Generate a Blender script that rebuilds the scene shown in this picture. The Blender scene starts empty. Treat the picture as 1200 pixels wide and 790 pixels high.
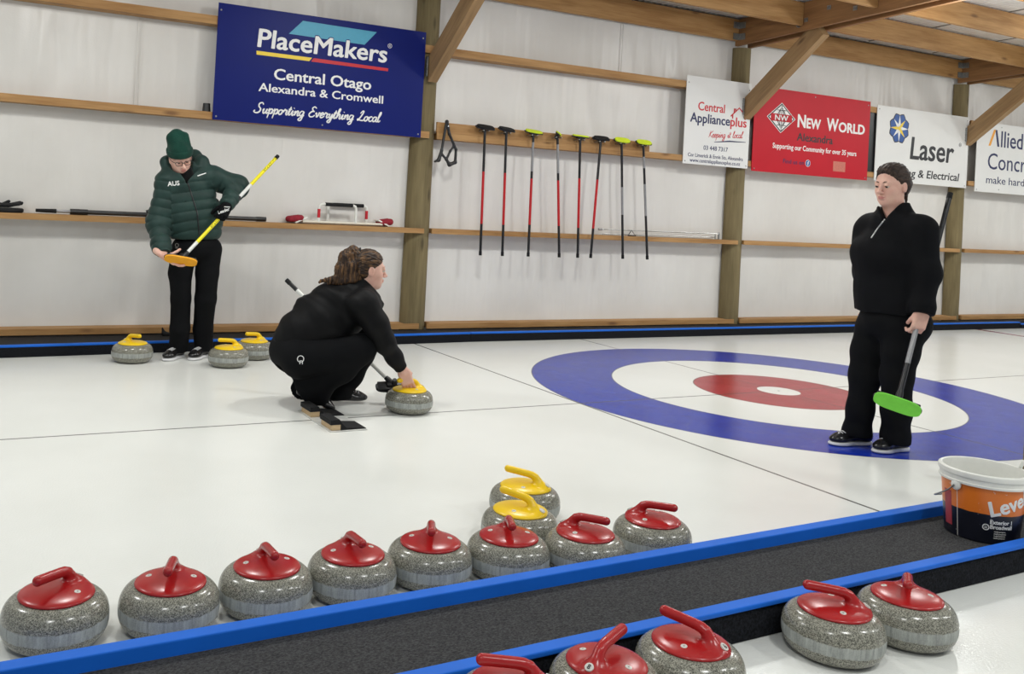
import bpy, bmesh, math, random
import numpy as np
from mathutils import Vector, Matrix, Euler

random.seed(7)
C = bpy.context.scene.collection
SC = bpy.context.scene
PI = math.pi

# ------------------------------------------------------------------ camera
# world frame: origin = tee of the curling house, X along the sheet, Y towards the back wall
CAM = (-5.7034, -4.963, 1.2972)
RX, ROLL, YAW = 1.578, 0.055, -0.4686
FPX, PPX, PPY = 1098.78, 477.57, 222.14
cam = bpy.data.cameras.new('camera')
cam_o = bpy.data.objects.new('camera', cam)
C.objects.link(cam_o)
ROT = Matrix.Rotation(YAW, 3, 'Z') @ Matrix.Rotation(RX, 3, 'X') @ Matrix.Rotation(ROLL, 3, 'Z')
cam_o.matrix_world = Matrix.Translation(CAM) @ ROT.to_4x4()
cam.sensor_fit = 'HORIZONTAL'
cam.sensor_width = 36.0
cam.lens = 36.0 * FPX / 1200
cam.shift_x = (600 - PPX) / 1200
cam.shift_y = -(395 - PPY) / 1200
cam.clip_start = 0.05
SC.camera = cam_o

# ------------------------------------------------------------------ light
SC.view_settings.view_transform = 'Standard'
SC.view_settings.look = 'None'
SC.view_settings.exposure = 0.05
SC.view_settings.gamma = 1.0
SC.view_settings.use_curve_mapping = False
world = bpy.data.worlds.new('world')
SC.world = world
world.use_nodes = True
world.node_tree.nodes['Background'].inputs[0].default_value = (0.90, 0.95, 1.0, 1)
world.node_tree.nodes['Background'].inputs[1].default_value = 0.34

def lamp(x, y, z, power, sx, sy):
    l = bpy.data.lights.new('ceiling_lamp_or_fill', 'AREA')
    l.shape = 'RECTANGLE'; l.size = sx; l.size_y = sy
    l.energy = power; l.color = (0.985, 1.0, 0.975)
    o = bpy.data.objects.new('ceiling_lamp_or_fill', l)
    o.location = (x, y, z)
    C.objects.link(o)
def roof_fill(x, y, z, power):  # point light added below a lamp, spilling upwards to brighten the roof
    l = bpy.data.lights.new('ceiling_lamp_or_fill', 'POINT')
    l.energy = power; l.color = (0.985, 1.0, 0.975); l.shadow_soft_size = .07
    o = bpy.data.objects.new('ceiling_lamp_or_fill', l); o.location = (x, y, z); C.objects.link(o)
for lx in (-7.0, -4.6, -2.2, 0.2, 2.6, 5.0, 7.4, 9.8):      # row of lamps above the far sheet, each with an added fill point
    lamp(lx, 0.25, 3.30, 26, 0.34, 0.14)
    roof_fill(lx, 0.25, 3.05, 24)
for lx in (-6.4, -3.4, -0.4, 2.6, 5.6):                      # row above the near sheet
    lamp(lx, -5.0, 3.9, 48, 0.5, 0.22)

# ------------------------------------------------------------------ camera ray helpers (pixel of the 1200x790 photo -> point on a real plane)
CV = Vector(CAM)
def ray(x, y): return ROT @ Vector(((x - PPX) / FPX, -(y - PPY) / FPX, -1))
def onz(x, y, z):
    d = ray(x, y); return CV + d * ((z - CV.z) / d.z)
def ony(x, y, Y):
    d = ray(x, y); return CV + d * ((Y - CV.y) / d.y)

# ------------------------------------------------------------------ tagging
def tag(o, label=None, cat=None, group=None, kind=None):
    if label: o['label'] = label
    if cat: o['category'] = cat
    if group: o['group'] = group
    if kind: o['kind'] = kind
    return o
def empty(name, loc=(0, 0, 0), rz=0.0, label=None, cat=None, group=None):
    o = bpy.data.objects.new(name, None)
    o.location = loc; o.rotation_euler = (0, 0, rz); o.empty_display_size = 0.1
    C.objects.link(o)
    return tag(o, label, cat, group)
def struct(o): o['kind'] = 'structure'; return o
def copy_tree(o, parent=None):
    c = o.copy(); C.objects.link(c)
    if parent: c.parent = parent
    for ch in list(o.children): copy_tree(ch, c)
    return c

# ------------------------------------------------------------------ materials
class NT:
    def __init__(s, name):
        s.m = bpy.data.materials.new(name); s.m.use_nodes = True
        s.t = s.m.node_tree; s.b = s.t.nodes['Principled BSDF']
    def n(s, typ, **kw):
        nd = s.t.nodes.new(typ)
        for k, v in kw.items():
            if k.startswith('i_'):
                key = k[2:]; key = int(key) if key.isdigit() else key.replace('_', ' ')
                if isinstance(v, bpy.types.NodeSocket): s.t.links.new(v, nd.inputs[key])
                else: nd.inputs[key].default_value = v
            else: setattr(nd, k, v)
        return nd
    def math(s, op, a, b=None, c=None, clamp=False):
        nd = s.t.nodes.new('ShaderNodeMath'); nd.operation = op; nd.use_clamp = clamp
        for i, v in enumerate((a, b, c)):
            if v is None: continue
            if isinstance(v, bpy.types.NodeSocket): s.t.links.new(v, nd.inputs[i])
            else: nd.inputs[i].default_value = v
        return nd.outputs[0]
    def mix(s, f, a, b):
        nd = s.t.nodes.new('ShaderNodeMix'); nd.data_type = 'RGBA'
        for k, v in ((0, f), (6, a), (7, b)):
            if isinstance(v, bpy.types.NodeSocket): s.t.links.new(v, nd.inputs[k])
            else: nd.inputs[k].default_value = (*v, 1) if isinstance(v, tuple) and len(v) == 3 else v
        return nd.outputs[2]
    def coord(s, scale=(1, 1, 1), which='Object'):
        tc = s.n('ShaderNodeTexCoord'); mp = s.n('ShaderNodeMapping')
        s.t.links.new(tc.outputs[which], mp.inputs[0]); mp.inputs['Scale'].default_value = scale
        return mp.outputs[0]
    def noise(s, vec, scale, detail=3, rough=.55):
        return s.n('ShaderNodeTexNoise', i_Vector=vec, i_Scale=scale, i_Detail=detail, i_Roughness=rough).outputs[0]
    def ramp(s, f, lo, hi):
        return s.n('ShaderNodeMapRange', i_0=f, i_1=lo, i_2=hi).outputs[0]
    def bump(s, h, strength, dist=.01):
        b = s.n('ShaderNodeBump', i_Height=h, i_Strength=strength, i_Distance=dist)
        s.t.links.new(b.outputs[0], s.b.inputs['Normal'])
    def base(s, c):
        if isinstance(c, bpy.types.NodeSocket): s.t.links.new(c, s.b.inputs['Base Color'])
        else: s.b.inputs['Base Color'].default_value = (*c, 1)
    def set(s, rough=.5, metal=0., spec=.5, sheen=0., coat=0.):
        s.b.inputs['Roughness'].default_value = rough; s.b.inputs['Metallic'].default_value = metal
        s.b.inputs['Specular IOR Level'].default_value = spec
        s.b.inputs['Sheen Weight'].default_value = sheen; s.b.inputs['Coat Weight'].default_value = coat
        return s.m
def srgb(r, g, b):
    f = lambda c: (c / 255) / 12.92 if c <= 10 else ((c / 255 + .055) / 1.055) ** 2.4
    return (f(r), f(g), f(b))
def dim(c, k): return tuple(x * k for x in c)
def plain(name, c, rough=.5, metal=0., var=.12, scale=30, spec=.5, sheen=0., coat=0., bump=0., bscale=200):
    t = NT(name); v = t.coord()
    f = t.noise(v, scale)
    t.base(t.mix(t.ramp(f, .3, .7), dim(c, 1 - var), tuple(min(1, x * (1 + var)) for x in c)))
    if bump: t.bump(t.noise(v, bscale, 2), bump, .004)
    return t.set(rough, metal, spec, sheen, coat)
def wood_mat(name, c1, c2, knot, rough=.65):
    t = NT(name)
    oi = t.n('ShaderNodeObjectInfo')
    tc = t.n('ShaderNodeTexCoord')
    off = t.n('ShaderNodeVectorMath', operation='SCALE', i_0=(3.1, 1.7, 2.3))
    t.t.links.new(t.math('MULTIPLY', oi.outputs['Random'], 20.0), off.inputs['Scale'])
    add = t.n('ShaderNodeVectorMath', operation='ADD', i_0=tc.outputs['Object'], i_1=off.outputs[0])
    mp = t.n('ShaderNodeMapping', i_0=add.outputs[0]); mp.inputs['Scale'].default_value = (.9, 9, 9)
    warp = t.noise(mp.outputs[0], 1.6, 3)
    mp2 = t.n('ShaderNodeMapping', i_0=add.outputs[0]); mp2.inputs['Scale'].default_value = (2.2, 38, 38)
    fine = t.noise(mp2.outputs[0], 2.0, 4)
    col = t.mix(t.ramp(t.math('ADD', t.math('MULTIPLY', warp, .65), t.math('MULTIPLY', fine, .35)), .36, .64), c1, c2)
    mp3 = t.n('ShaderNodeMapping', i_0=add.outputs[0]); mp3.inputs['Scale'].default_value = (1.6, 5.5, 5.5)
    vo = t.n('ShaderNodeTexVoronoi', i_Vector=mp3.outputs[0], i_Scale=1.1)
    k = t.math('SUBTRACT', 1.0, t.ramp(vo.outputs['Distance'], .05, .15))
    t.base(t.mix(t.math('MULTIPLY', k, .75), col, knot))
    t.bump(fine, .15, .003)
    return t.set(rough)

M = {}
M['timber'] = wood_mat('pine_timber', srgb(150, 108, 60), srgb(182, 141, 90), srgb(98, 62, 30))
M['timber_dark'] = wood_mat('brown_timber', srgb(120, 84, 48), srgb(150, 108, 66), srgb(72, 46, 24))
M['brace_wood'] = wood_mat('grey_brown_timber', srgb(132, 104, 70), srgb(164, 132, 92), srgb(84, 58, 36))
M['pole'] = wood_mat('treated_pole', srgb(104, 92, 62), srgb(130, 116, 82), srgb(66, 56, 36), .8)
M['galv'] = plain('galvanised_steel', srgb(150, 152, 152), .42, .85, .2, 60)
M['blue'] = plain('blue_painted_board', srgb(20, 102, 208), .55, 0, .05, 6, .25)
M['black_plastic'] = plain('black_plastic', (.012, .012, .013), .38, 0, .2)
M['black_rubber'] = plain('black_rubber', (.010, .010, .011), .75, 0, .25, 60, .3)
M['white_plastic'] = plain('white_plastic', srgb(228, 228, 222), .38, 0, .03)
M['cream_plastic'] = plain('cream_pvc_pipe', srgb(226, 220, 204), .35, 0, .03)
M['red_cloth'] = plain('dark_red_cloth', srgb(140, 22, 40), .8, 0, .15, 40)
M['steel'] = plain('bare_steel', srgb(160, 162, 162), .3, .9, .1)
M['black_paint'] = plain('black_shaft', (.012, .012, .014), .28, 0, .1)
M['red_shaft'] = plain('red_shaft', srgb(188, 24, 32), .3, 0, .06)
M['grey_shaft'] = plain('silver_grey_shaft', srgb(150, 150, 152), .3, .3, .06)
M['white_shaft'] = plain('white_shaft', srgb(226, 226, 222), .3, 0, .04)
M['yellow_shaft'] = plain('yellow_shaft', srgb(240, 226, 20), .35, 0, .04)
M['lime_pad'] = plain('lime_yellow_pad', srgb(206, 226, 40), .75, 0, .06)
M['green_pad'] = plain('bright_green_pad', srgb(120, 214, 70), .75, 0, .05)
M['orange_pad'] = plain('orange_pad', srgb(240, 166, 24), .7, 0, .06)
M['red_handle'] = plain('red_glazed_plastic', srgb(166, 26, 28), .26, 0, .06, 14, .5)
M['yellow_handle'] = plain('yellow_glazed_plastic', srgb(240, 200, 14), .30, 0, .04, 14, .5)
M['disc'] = plain('pale_grey_disc', srgb(206, 204, 198), .4, 0, .1, 120)
M['disc_dark'] = plain('grey_disc_mark', srgb(130, 126, 122), .45, 0, .1, 120)
M['ink_black'] = plain('black_lettering', (.012, .012, .016), .45, 0, .05)
M['ink_white'] = plain('white_lettering', srgb(236, 236, 234), .45, 0, .02)
M['navy_ink'] = plain('navy_lettering', srgb(26, 34, 84), .45, 0, .05)
M['red_ink'] = plain('red_lettering', srgb(196, 30, 44), .45, 0, .05)
M['sign_blue'] = plain('deep_blue_sign_panel', srgb(10, 26, 104), .42, 0, .04, 3, .18)
M['sign_white'] = plain('white_sign_panel', srgb(226, 226, 224), .45, 0, .02, 3, .4)
M['sign_red'] = plain('red_sign_panel', srgb(188, 20, 38), .45, 0, .04, 3, .25)
M['teal_ink'] = plain('teal_sign_shape', srgb(74, 160, 190), .45, 0, .03)
M['yellow_ink'] = plain('yellow_sign_shape', srgb(240, 208, 60), .45, 0, .03)
M['mid_blue_ink'] = plain('blue_sign_shape', srgb(24, 78, 150), .45, 0, .05)
M['orange_ink'] = plain('orange_sign_shape', srgb(236, 160, 36), .45, 0, .03)
M['salmon_ink'] = plain('salmon_sign_shape', srgb(196, 112, 96), .5, 0, .1, 60)

def liner_mat():
    t = NT('white_wall_liner'); v = t.coord()
    f = t.noise(v, .9, 4)
    t.base(t.mix(t.ramp(f, .3, .7), srgb(214, 211, 206), srgb(228, 226, 222)))
    v2 = t.coord((4.2, 1, .6)); v3 = t.coord((60, 1, 60))
    h = t.math('ADD', t.noise(v2, 1.0, 2), t.math('MULTIPLY', t.noise(v3, 1.2, 2), .02))
    t.bump(h, .6, .05)
    return t.set(.34, 0, .5)
M['liner'] = liner_mat()
def granite_mat():
    t = NT('speckled_grey_granite'); v = t.coord()
    a = t.n('ShaderNodeTexVoronoi', i_Vector=v, i_Scale=420).outputs['Color']
    sep = t.n('ShaderNodeSeparateColor', i_0=a)
    f = sep.outputs[0]
    c = t.mix(t.ramp(f, .15, .95), srgb(92, 91, 82), srgb(168, 166, 152))
    dk = t.ramp(t.noise(v, 260, 2), .56, .68)
    c = t.mix(t.math('MULTIPLY', dk, .7), c, srgb(50, 50, 46))
    sx = t.n('ShaderNodeSeparateXYZ', i_0=t.coord())
    z = sx.outputs[2]
    band = t.math('MULTIPLY', t.ramp(t.math('ADD', z, t.math('MULTIPLY', t.noise(v, 60, 3), .008)), .046, .050), t.math('SUBTRACT', 1.0, t.ramp(t.math('ADD', z, t.math('MULTIPLY', t.noise(v, 45, 3), .008)), .078, .082)))
    streak = t.noise(t.coord((90, 90, 8)), 1.2, 4)
    bc = t.mix(t.ramp(streak, .3, .7), srgb(134, 139, 137), srgb(190, 194, 190))
    t.base(t.mix(t.math('MULTIPLY', band, .75), c, bc))
    r = t.mix(band, (.20, .20, .20), (.55, .55, .55))
    t.t.links.new(r, t.b.inputs['Roughness'])
    t.b.inputs['Specular IOR Level'].default_value = .55
    return t.m
M['granite'] = granite_mat()
def carpet_mat(name, c1, c2):
    t = NT(name); v = t.coord()
    f = t.math('ADD', t.math('MULTIPLY', t.noise(t.coord((1, 2.2, 1)), 130, 2), .65), t.math('MULTIPLY', t.noise(v, 420, 2), .35))
    t.base(t.mix(t.ramp(f, .38, .62), c1, c2))
    t.bump(f, .6, .006)
    return t.set(.95, 0, .15)
M['carpet'] = carpet_mat('charcoal_carpet', srgb(40, 40, 41), srgb(78, 78, 79))
M['kerb_carpet'] = carpet_mat('black_kerb_carpet', srgb(10, 11, 14), srgb(34, 36, 42))

def ice_mat():
    t = NT('pebbled_ice'); tc = t.n('ShaderNodeTexCoord')
    v = tc.outputs['Object']; sx = t.n('ShaderNodeSeparateXYZ', i_0=v)
    x, y = sx.outputs[0], sx.outputs[1]
    d = t.math('SQRT', t.math('ADD', t.math('MULTIPLY', x, x), t.math('MULTIPLY', y, y)))
    big = t.noise(v, .8, 4)
    ice = t.mix(t.ramp(big, .3, .7), srgb(224, 225, 220), srgb(234, 235, 231))
    def inside(r): return t.math('LESS_THAN', d, r)
    def near(val, c0, w): return t.math('LESS_THAN', t.math('ABSOLUTE', t.math('SUBTRACT', val, c0)), w)
    blue = t.mix(t.ramp(t.noise(v, 5, 4), .35, .75), srgb(16, 42, 152), srgb(30, 58, 168))
    red = t.mix(t.ramp(t.noise(v, 4, 4), .35, .75), srgb(154, 32, 44), srgb(170, 50, 60))
    dark = srgb(64, 62, 60)
    c = ice
    c = t.mix(inside(1.829), c, blue)
    c = t.mix(inside(1.219), c, ice)
    c = t.mix(inside(.61), c, red)
    for lv, w, k in ((x, .008, .8), (y, .008, .8)):
        c = t.mix(t.math('MULTIPLY', near(lv, 0, w), k), c, dark)
    c = t.mix(inside(.152), c, ice)
    c = t.mix(inside(.010), c, srgb(120, 112, 108))
    for r in (1.829, 1.219, .61):
        c = t.mix(t.math('MULTIPLY', near(d, r, .0045), .6), c, srgb(60, 58, 62))
    c = t.mix(t.math('MULTIPLY', near(x, -1.837, .009), .85), c, dark)
    hog = t.math('MULTIPLY', near(x, 6.28, .05), t.math('LESS_THAN', t.math('ABSOLUTE', y), 2.4))
    c = t.mix(t.math('MULTIPLY', hog, .85), c, srgb(150, 40, 52))
    # scuffs scratched white across the painted rings
    sc = t.ramp(t.noise(t.coord((18, 60, 1)), 1.0, 6, .7), .66, .74)
    reg = t.ramp(t.noise(v, 1.7, 2), .5, .65)
    scf = t.math('MULTIPLY', t.math('MULTIPLY', sc, reg), t.math('MULTIPLY', inside(1.9), .35))
    c = t.mix(scf, c, srgb(210, 214, 226))
    t.base(c)
    h = t.math('ADD', t.noise(v, 120, 2), t.math('MULTIPLY', t.noise(v, 3, 2), .4))
    t.bump(h, .16, .004)
    t.b.inputs['IOR'].default_value = 1.31
    return t.set(.17, 0, .38)
M['ice'] = ice_mat()
def roof_mat():
    t = NT('white_corrugated_iron'); v = t.coord()
    f = t.noise(v, 5, 3)
    t.base(t.mix(t.ramp(f, .3, .7), srgb(238, 238, 236), srgb(247, 247, 245)))
    return t.set(.5, 0, .4)
M['roof'] = roof_mat()

# ------------------------------------------------------------------ mesh builder
class MB:
    def __init__(s): s.bm = bmesh.new()
    def box(s, x0, x1, y0, y1, z0, z1, bev=0.0, mi=0, mat=None):
        b = bmesh.new()
        bmesh.ops.create_cube(b, size=1.0)
        bmesh.ops.scale(b, vec=(x1 - x0, y1 - y0, z1 - z0), verts=b.verts)
        bmesh.ops.translate(b, vec=((x0 + x1) / 2, (y0 + y1) / 2, (z0 + z1) / 2), verts=b.verts)
        if bev: bmesh.ops.bevel(b, geom=b.edges[:], offset=bev, segments=2, profile=.5, affect='EDGES')
        return s._add(b, mi, mat)
    def _add(s, b, mi=0, mat=None):
        if mat is not None: bmesh.ops.transform(b, matrix=mat, verts=b.verts)
        for f in b.faces: f.material_index = mi
        me = bpy.data.meshes.new('tmp'); b.to_mesh(me); b.free()
        s.bm.from_mesh(me); bpy.data.meshes.remove(me); return s
    def prism(s, pts, depth, mat=None, mi=0):            # outline in local XY, thickness in local Z
        b = bmesh.new()
        vs = [b.verts.new((p[0], p[1], 0)) for p in pts]
        f = b.faces.new(vs)
        r = bmesh.ops.extrude_face_region(b, geom=[f])
        bmesh.ops.translate(b, vec=(0, 0, depth), verts=[v for v in r['geom'] if isinstance(v, bmesh.types.BMVert)])
        bmesh.ops.recalc_face_normals(b, faces=b.faces)
        bmesh.ops.triangulate(b, faces=[f for f in b.faces if len(f.verts) > 4])
        return s._add(b, mi, mat)
    def lathe(s, prof, seg=48, mat=None, mi=0):          # (r, z) pairs, both ends closed at the axis when r = 0
        b = bmesh.new(); rings = []
        for r, z in prof:
            if r < 1e-6: rings.append([b.verts.new((0, 0, z))])
            else: rings.append([b.verts.new((r * math.cos(2 * PI * k / seg), r * math.sin(2 * PI * k / seg), z)) for k in range(seg)])
        for A, B in zip(rings, rings[1:]):
            for k in range(seg):
                k2 = (k + 1) % seg
                if len(A) == 1 and len(B) == 1: continue
                if len(A) == 1: b.faces.new((A[0], B[k2], B[k]))
                elif len(B) == 1: b.faces.new((A[k], A[k2], B[0]))
                else: b.faces.new((A[k], A[k2], B[k2], B[k]))
        bmesh.ops.recalc_face_normals(b, faces=b.faces)
        return s._add(b, mi, mat)
    def tube(s, pts, r, seg=12, mi=0, flat=1.0, cap=True):   # round tube through points, radius may be a list
        pts = [Vector(p) for p in pts]; n = len(pts)
        rs = r if isinstance(r, (list, tuple)) else [r] * n
        b = bmesh.new(); rings = []; up = None
        for i, p in enumerate(pts):
            d = (pts[min(i + 1, n - 1)] - pts[max(i - 1, 0)]).normalized()
            if up is None:
                up = Vector((0, 0, 1)) if abs(d.z) < .9 else Vector((1, 0, 0))
            u = d.cross(up).normalized(); w = u.cross(d).normalized(); up = w
            rings.append([b.verts.new(p + (u * math.cos(2 * PI * k / seg) + w * flat * math.sin(2 * PI * k / seg)) * rs[i]) for k in range(seg)])
        for A, B in zip(rings, rings[1:]):
            for k in range(seg): b.faces.new((A[k], A[(k + 1) % seg], B[(k + 1) % seg], B[k]))
        if cap:
            b.faces.new(rings[0]); b.faces.new(rings[-1])
        bmesh.ops.recalc_face_normals(b, faces=b.faces)
        return s._add(b, mi)
    def build(s, name, mats, parent=None, smooth=None, loc=None):
        me = bpy.data.meshes.new(name); s.bm.to_mesh(me); s.bm.free()
        for m in (mats if isinstance(mats, (list, tuple)) else [mats]): me.materials.append(m)
        o = bpy.data.objects.new(name, me); C.objects.link(o)
        if parent: o.parent = parent
        if loc: o.location = loc
        if smooth is not None:
            me.polygons.foreach_set('use_smooth', [True] * len(me.polygons))
            if smooth < 180: me.set_sharp_from_angle(angle=math.radians(smooth))
        return o
def frame_mat(p0, p1, up=(0, 0, 1)):
    """matrix whose local X runs p0 -> p1, local Z as near to up as possible, origin at p0"""
    x = (Vector(p1) - Vector(p0)).normalized(); u = Vector(up)
    y = u.cross(x).normalized(); z = x.cross(y)
    m = Matrix((x, y, z)).transposed().to_4x4(); m.translation = Vector(p0)
    return m
def timber(name, p0, p1, w, h, mat, up=(0, 0, 1), parent=None):   # beam along local X, w across, h tall, p0/p1 on its centre line
    L = (Vector(p1) - Vector(p0)).length
    o = MB().box(0, L, -w / 2, w / 2, -h / 2, h / 2, .003).build(name, mat, parent)
    o.matrix_local = frame_mat(p0, p1, up)
    return o
# ================================================================== THE ROOM
def ice_floor():
    b = MB(); b.box(-10, 16, -9, 2.80, -.10, 0)
    return struct(b.build('floor', M['ice']))
ice_floor()
def back_wall():
    # liner sheet sagging gently between the timbers, each bay its own folds
    xs = np.arange(-10, 16.01, .035); zs = np.linspace(0, 3.62, 70)
    X, Z = np.meshgrid(xs, zs, indexing='ij')
    rng = np.random.RandomState(3); Y = np.zeros_like(X)
    girts = [.115, .99, 1.87, 2.65, 3.35]
    sag = np.zeros_like(Z)
    for a, c in zip(girts, girts[1:]):
        u = np.clip((Z - a) / (c - a), 0, 1); sag = np.maximum(sag, np.sin(np.pi * u) ** .8)
    for k in range(95):
        x0 = rng.uniform(-10, 16); z0 = rng.choice([.55, 1.45, 2.3, 3.0]); w = rng.uniform(.035, .11); sl = rng.uniform(-.18, .18)
        Y += rng.uniform(-.020, .018) * np.exp(-((X - x0 - sl * (Z - z0)) / w) ** 2) * np.exp(-((Z - z0) / .5) ** 2)
    Y += .006 * np.sin(X * 3.1 + Z) + .004 * np.sin(X * 7.7 + 1 + Z * 2.0)
    Y = 2.78 + (Y + .008) * sag
    nx, nz = X.shape
    v = np.stack([X, Y, Z], -1).reshape(-1, 3)
    i = np.arange(nx * nz).reshape(nx, nz)
    q = np.stack([i[:-1, :-1], i[1:, :-1], i[1:, 1:], i[:-1, 1:]], -1).reshape(-1, 4)
    me = bpy.data.meshes.new('wall_back'); me.from_pydata(v.tolist(), [], q.tolist())
    me.polygons.foreach_set('use_smooth', [True] * len(me.polygons))
    me.materials.append(M['liner'])
    o = bpy.data.objects.new('wall_back', me); C.objects.link(o)
    md = o.modifiers.new('sheet', 'SOLIDIFY'); md.thickness = .012; md.offset = 1 if False else -1
    return struct(o)
back_wall()
# welded seams standing up from the liner sheet
for x, z0, z1 in ((-4.29, 1.90, 2.66), (.60, 2.66, 3.22)):
    b = MB()
    b.box(x - .004, x + .004, 2.772, 2.780, z0, z1, .0015); b.box(x + .028, x + .034, 2.774, 2.780, z0, z1, .0015)
    struct(b.build('trim_1', M['liner']))

def roof():
    b = bmesh.new(); n = 260; rows = []
    x0, pitch = -9.0, .0762
    xs = [x0 + i * pitch / 6 for i in range(int(24 / pitch * 6))]
    for yy in (2.95, -7.0):
        rows.append([b.verts.new((x, yy, 3.63 + (2.66 - yy) * .06 - .16 + .012 * math.sin(2 * PI * (x - x0) / pitch))) for x in xs])
    for i in range(len(xs) - 1): b.faces.new((rows[0][i], rows[0][i + 1], rows[1][i + 1], rows[1][i]))
    me = bpy.data.meshes.new('ceiling'); b.to_mesh(me); b.free()
    me.polygons.foreach_set('use_smooth', [True] * len(me.polygons))
    me.materials.append(M['roof'])
    o = bpy.data.objects.new('ceiling', me); C.objects.link(o)
    md = o.modifiers.new('sheet', 'SOLIDIFY'); md.thickness = .004
    return struct(o)
roof()
# safety netting strands and lap joints under the roof sheets
for i, x in enumerate((-.9, .45, 3.1, 4.2, 5.4, 7.6)):
    b = MB(); z = lambda y: 3.455 + (2.66 - y) * .06
    b.tube([(x, 2.6, z(2.6)), (x, -3.0, z(-3.0))], .006, 6)
    struct(b.build('trim_2', M['galv']))

# ---- poles against the back wall
POSTS = [(-5.62, 'beyond the left edge'), (-1.675, ''), (2.30, ''), (6.235, ''), (10.2, '')]
plab = {-1.675: 'round treated timber post right of the blue sign',
        2.30: 'round treated timber post between the white appliance sign and the red sign',
        6.235: 'round treated timber post right of the white sign with the blue star'}
for x, _ in POSTS:
    if x not in plab: continue
    b = MB(); rng = random.Random(int(x * 10)); bb = bmesh.new(); rings = []
    for i in range(15):                                   # half-round pole, flat side to the wall; local X runs up the pole
        r = .125 - .010 * i / 14 + rng.uniform(-.0015, .0015)
        rings.append([bb.verts.new((3.15 * i / 14, r * math.cos(PI * k / 16), -r * math.sin(PI * k / 16))) for k in range(17)])
    for A, B in zip(rings, rings[1:]):
        for k in range(16): bb.faces.new((A[k], A[k + 1], B[k + 1], B[k]))
        bb.faces.new((A[16], A[0], B[0], B[16]))
    bb.faces.new(rings[0]); bb.faces.new(rings[-1])
    bmesh.ops.recalc_face_normals(bb, faces=bb.faces)
    b._add(bb)
    o = b.build('timber_post', M['pole'], None, 50)
    o.matrix_world = Matrix(((0, 1, 0, x), (0, 0, 1, 2.768 + .02), (1, 0, 0, .002), (0, 0, 0, 1)))
    o.location.y = 2.775
    tag(o, plab[x], 'post', 'posts along the back wall')
# ---- horizontal timbers lying flat against the wall, one per bay and height
spans = [(-5.60, -1.665), (-1.585, 2.27), (2.36, 6.20), (6.30, 10.15)]
bayname = ['left of the first post', 'between the first and second posts', 'between the second and third posts', 'right of the third post']
levels = [(.090, .138, 'bottom timber rail just above the black kerb'), (.965, 1.010, 'timber rail at hip height used as a shelf'),
          (1.840, 1.900, 'timber rail above head height'), (2.620, 2.690, 'high timber rail near the top of the wall')]
for k, (x0, x1) in enumerate(spans):
    for z0, z1, lab in levels:
        L = x1 - x0; h = z1 - z0; d = .018          # notched where it laps the poles
        ca = [-5.62, -1.675, 2.30, 6.235, 10.2]; e0 = max(.002, ca[k] + .135 - x0); e1 = ca[k + 1] - .135 - x0
        b = MB(); b.prism([(0, 0), (L, 0), (L, d), (e1, d), (e1, .146), (e0, .146), (e0, d), (0, d)], h)
        o = b.build('timber_rail', M['timber'], None, None, (x0, 2.63, z0))
        bm_ = o.modifiers.new('edge', 'BEVEL'); bm_.width = .003; bm_.segments = 2
        tag(o, lab + ', ' + bayname[k], 'timber rail', 'rails along the back wall')
# ---- eaves beam, one length per bay
eb = [(-5.60, -1.70), (-1.58, 2.145), (2.39, 6.10), (6.33, 10.1)]
en = ['left of the first rafter', 'between the first and second rafters', 'between the second and third rafters', 'right of the third rafter']
for k, (x0, x1) in enumerate(eb):
    o = timber('eaves_beam', (x0, 2.686, 3.330), (x1, 2.685, 3.330), .05, .235, M['timber'])
    tag(o, 'deep timber eaves beam on top of the wall, ' + en[k], 'beam', 'eaves beams')
# ---- rafters: a pair of planks either side of each pole, with the brace between
SL = -.060
def rz(y): return 3.165 + (2.65 - y) * .060
for x, lab in ((-1.675, 'first'), (2.27, 'second'), (6.22, 'third')):
    r = empty('rafter', (x, 2.70, 3.16), 0, {'first': 'double plank rafter above the first wall post', 'second': 'double plank rafter above the white appliance sign', 'third': 'double plank rafter at the top right corner'}[lab], 'rafter', 'rafters')
    for dx in (-.095, .095):
        o = timber('plank', (x + dx, 2.72, rz(2.72) + .145), (x + dx, -4.5, rz(-4.5) + .145), .046, .29, M['timber_dark'])
        o.parent = r; o.matrix_parent_inverse = Matrix.Translation((-x, -2.70, -3.16))
    for yy, zz in ((1.77, .10), (1.50, .17), (1.20, .10)):      # square washers with bolts on the near face
        b = MB(); b.box(-.125, -.119, yy - .022 - 2.70, yy + .022 - 2.70, rz(yy) + zz - .022 - 3.16, rz(yy) + zz + .022 - 3.16, .001)
        b.tube([(-.124, yy - 2.70, rz(yy) + zz - 3.16), (-.136, yy - 2.70, rz(yy) + zz - 3.16)], .009, 8)
        b.build('bolt_washer', M['galv'], r)
    for zz in (.06, .185):                                       # nail plates where the eaves beam meets the rafter
        b = MB(); b.box(-.126, -.1185, 2.57 - 2.70, 2.655 - 2.70, zz, zz + .07, .001)
        b.box(-.21, -.1185, 2.650 - 2.70, 2.6575 - 2.70, zz, zz + .07, .001)
        for i in range(3):
            for j in range(2): b.tube([(-.19 + i * .025, -.042, zz + .02 + j * .03), (-.19 + i * .025, -.054, zz + .02 + j * .03)], .004, 6)
        b.build('nail_plate', M['galv'], r)
    b = MB(); b.box(-.127, -.119, 1.845 - 2.70, 1.868 - 2.70, .09, .36, .001); b.box(-.17, -.119, 1.842 - 2.70, 1.847 - 2.70, .09, .36, .001)
    b.build('joist_hanger', M['galv'], r)
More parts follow.
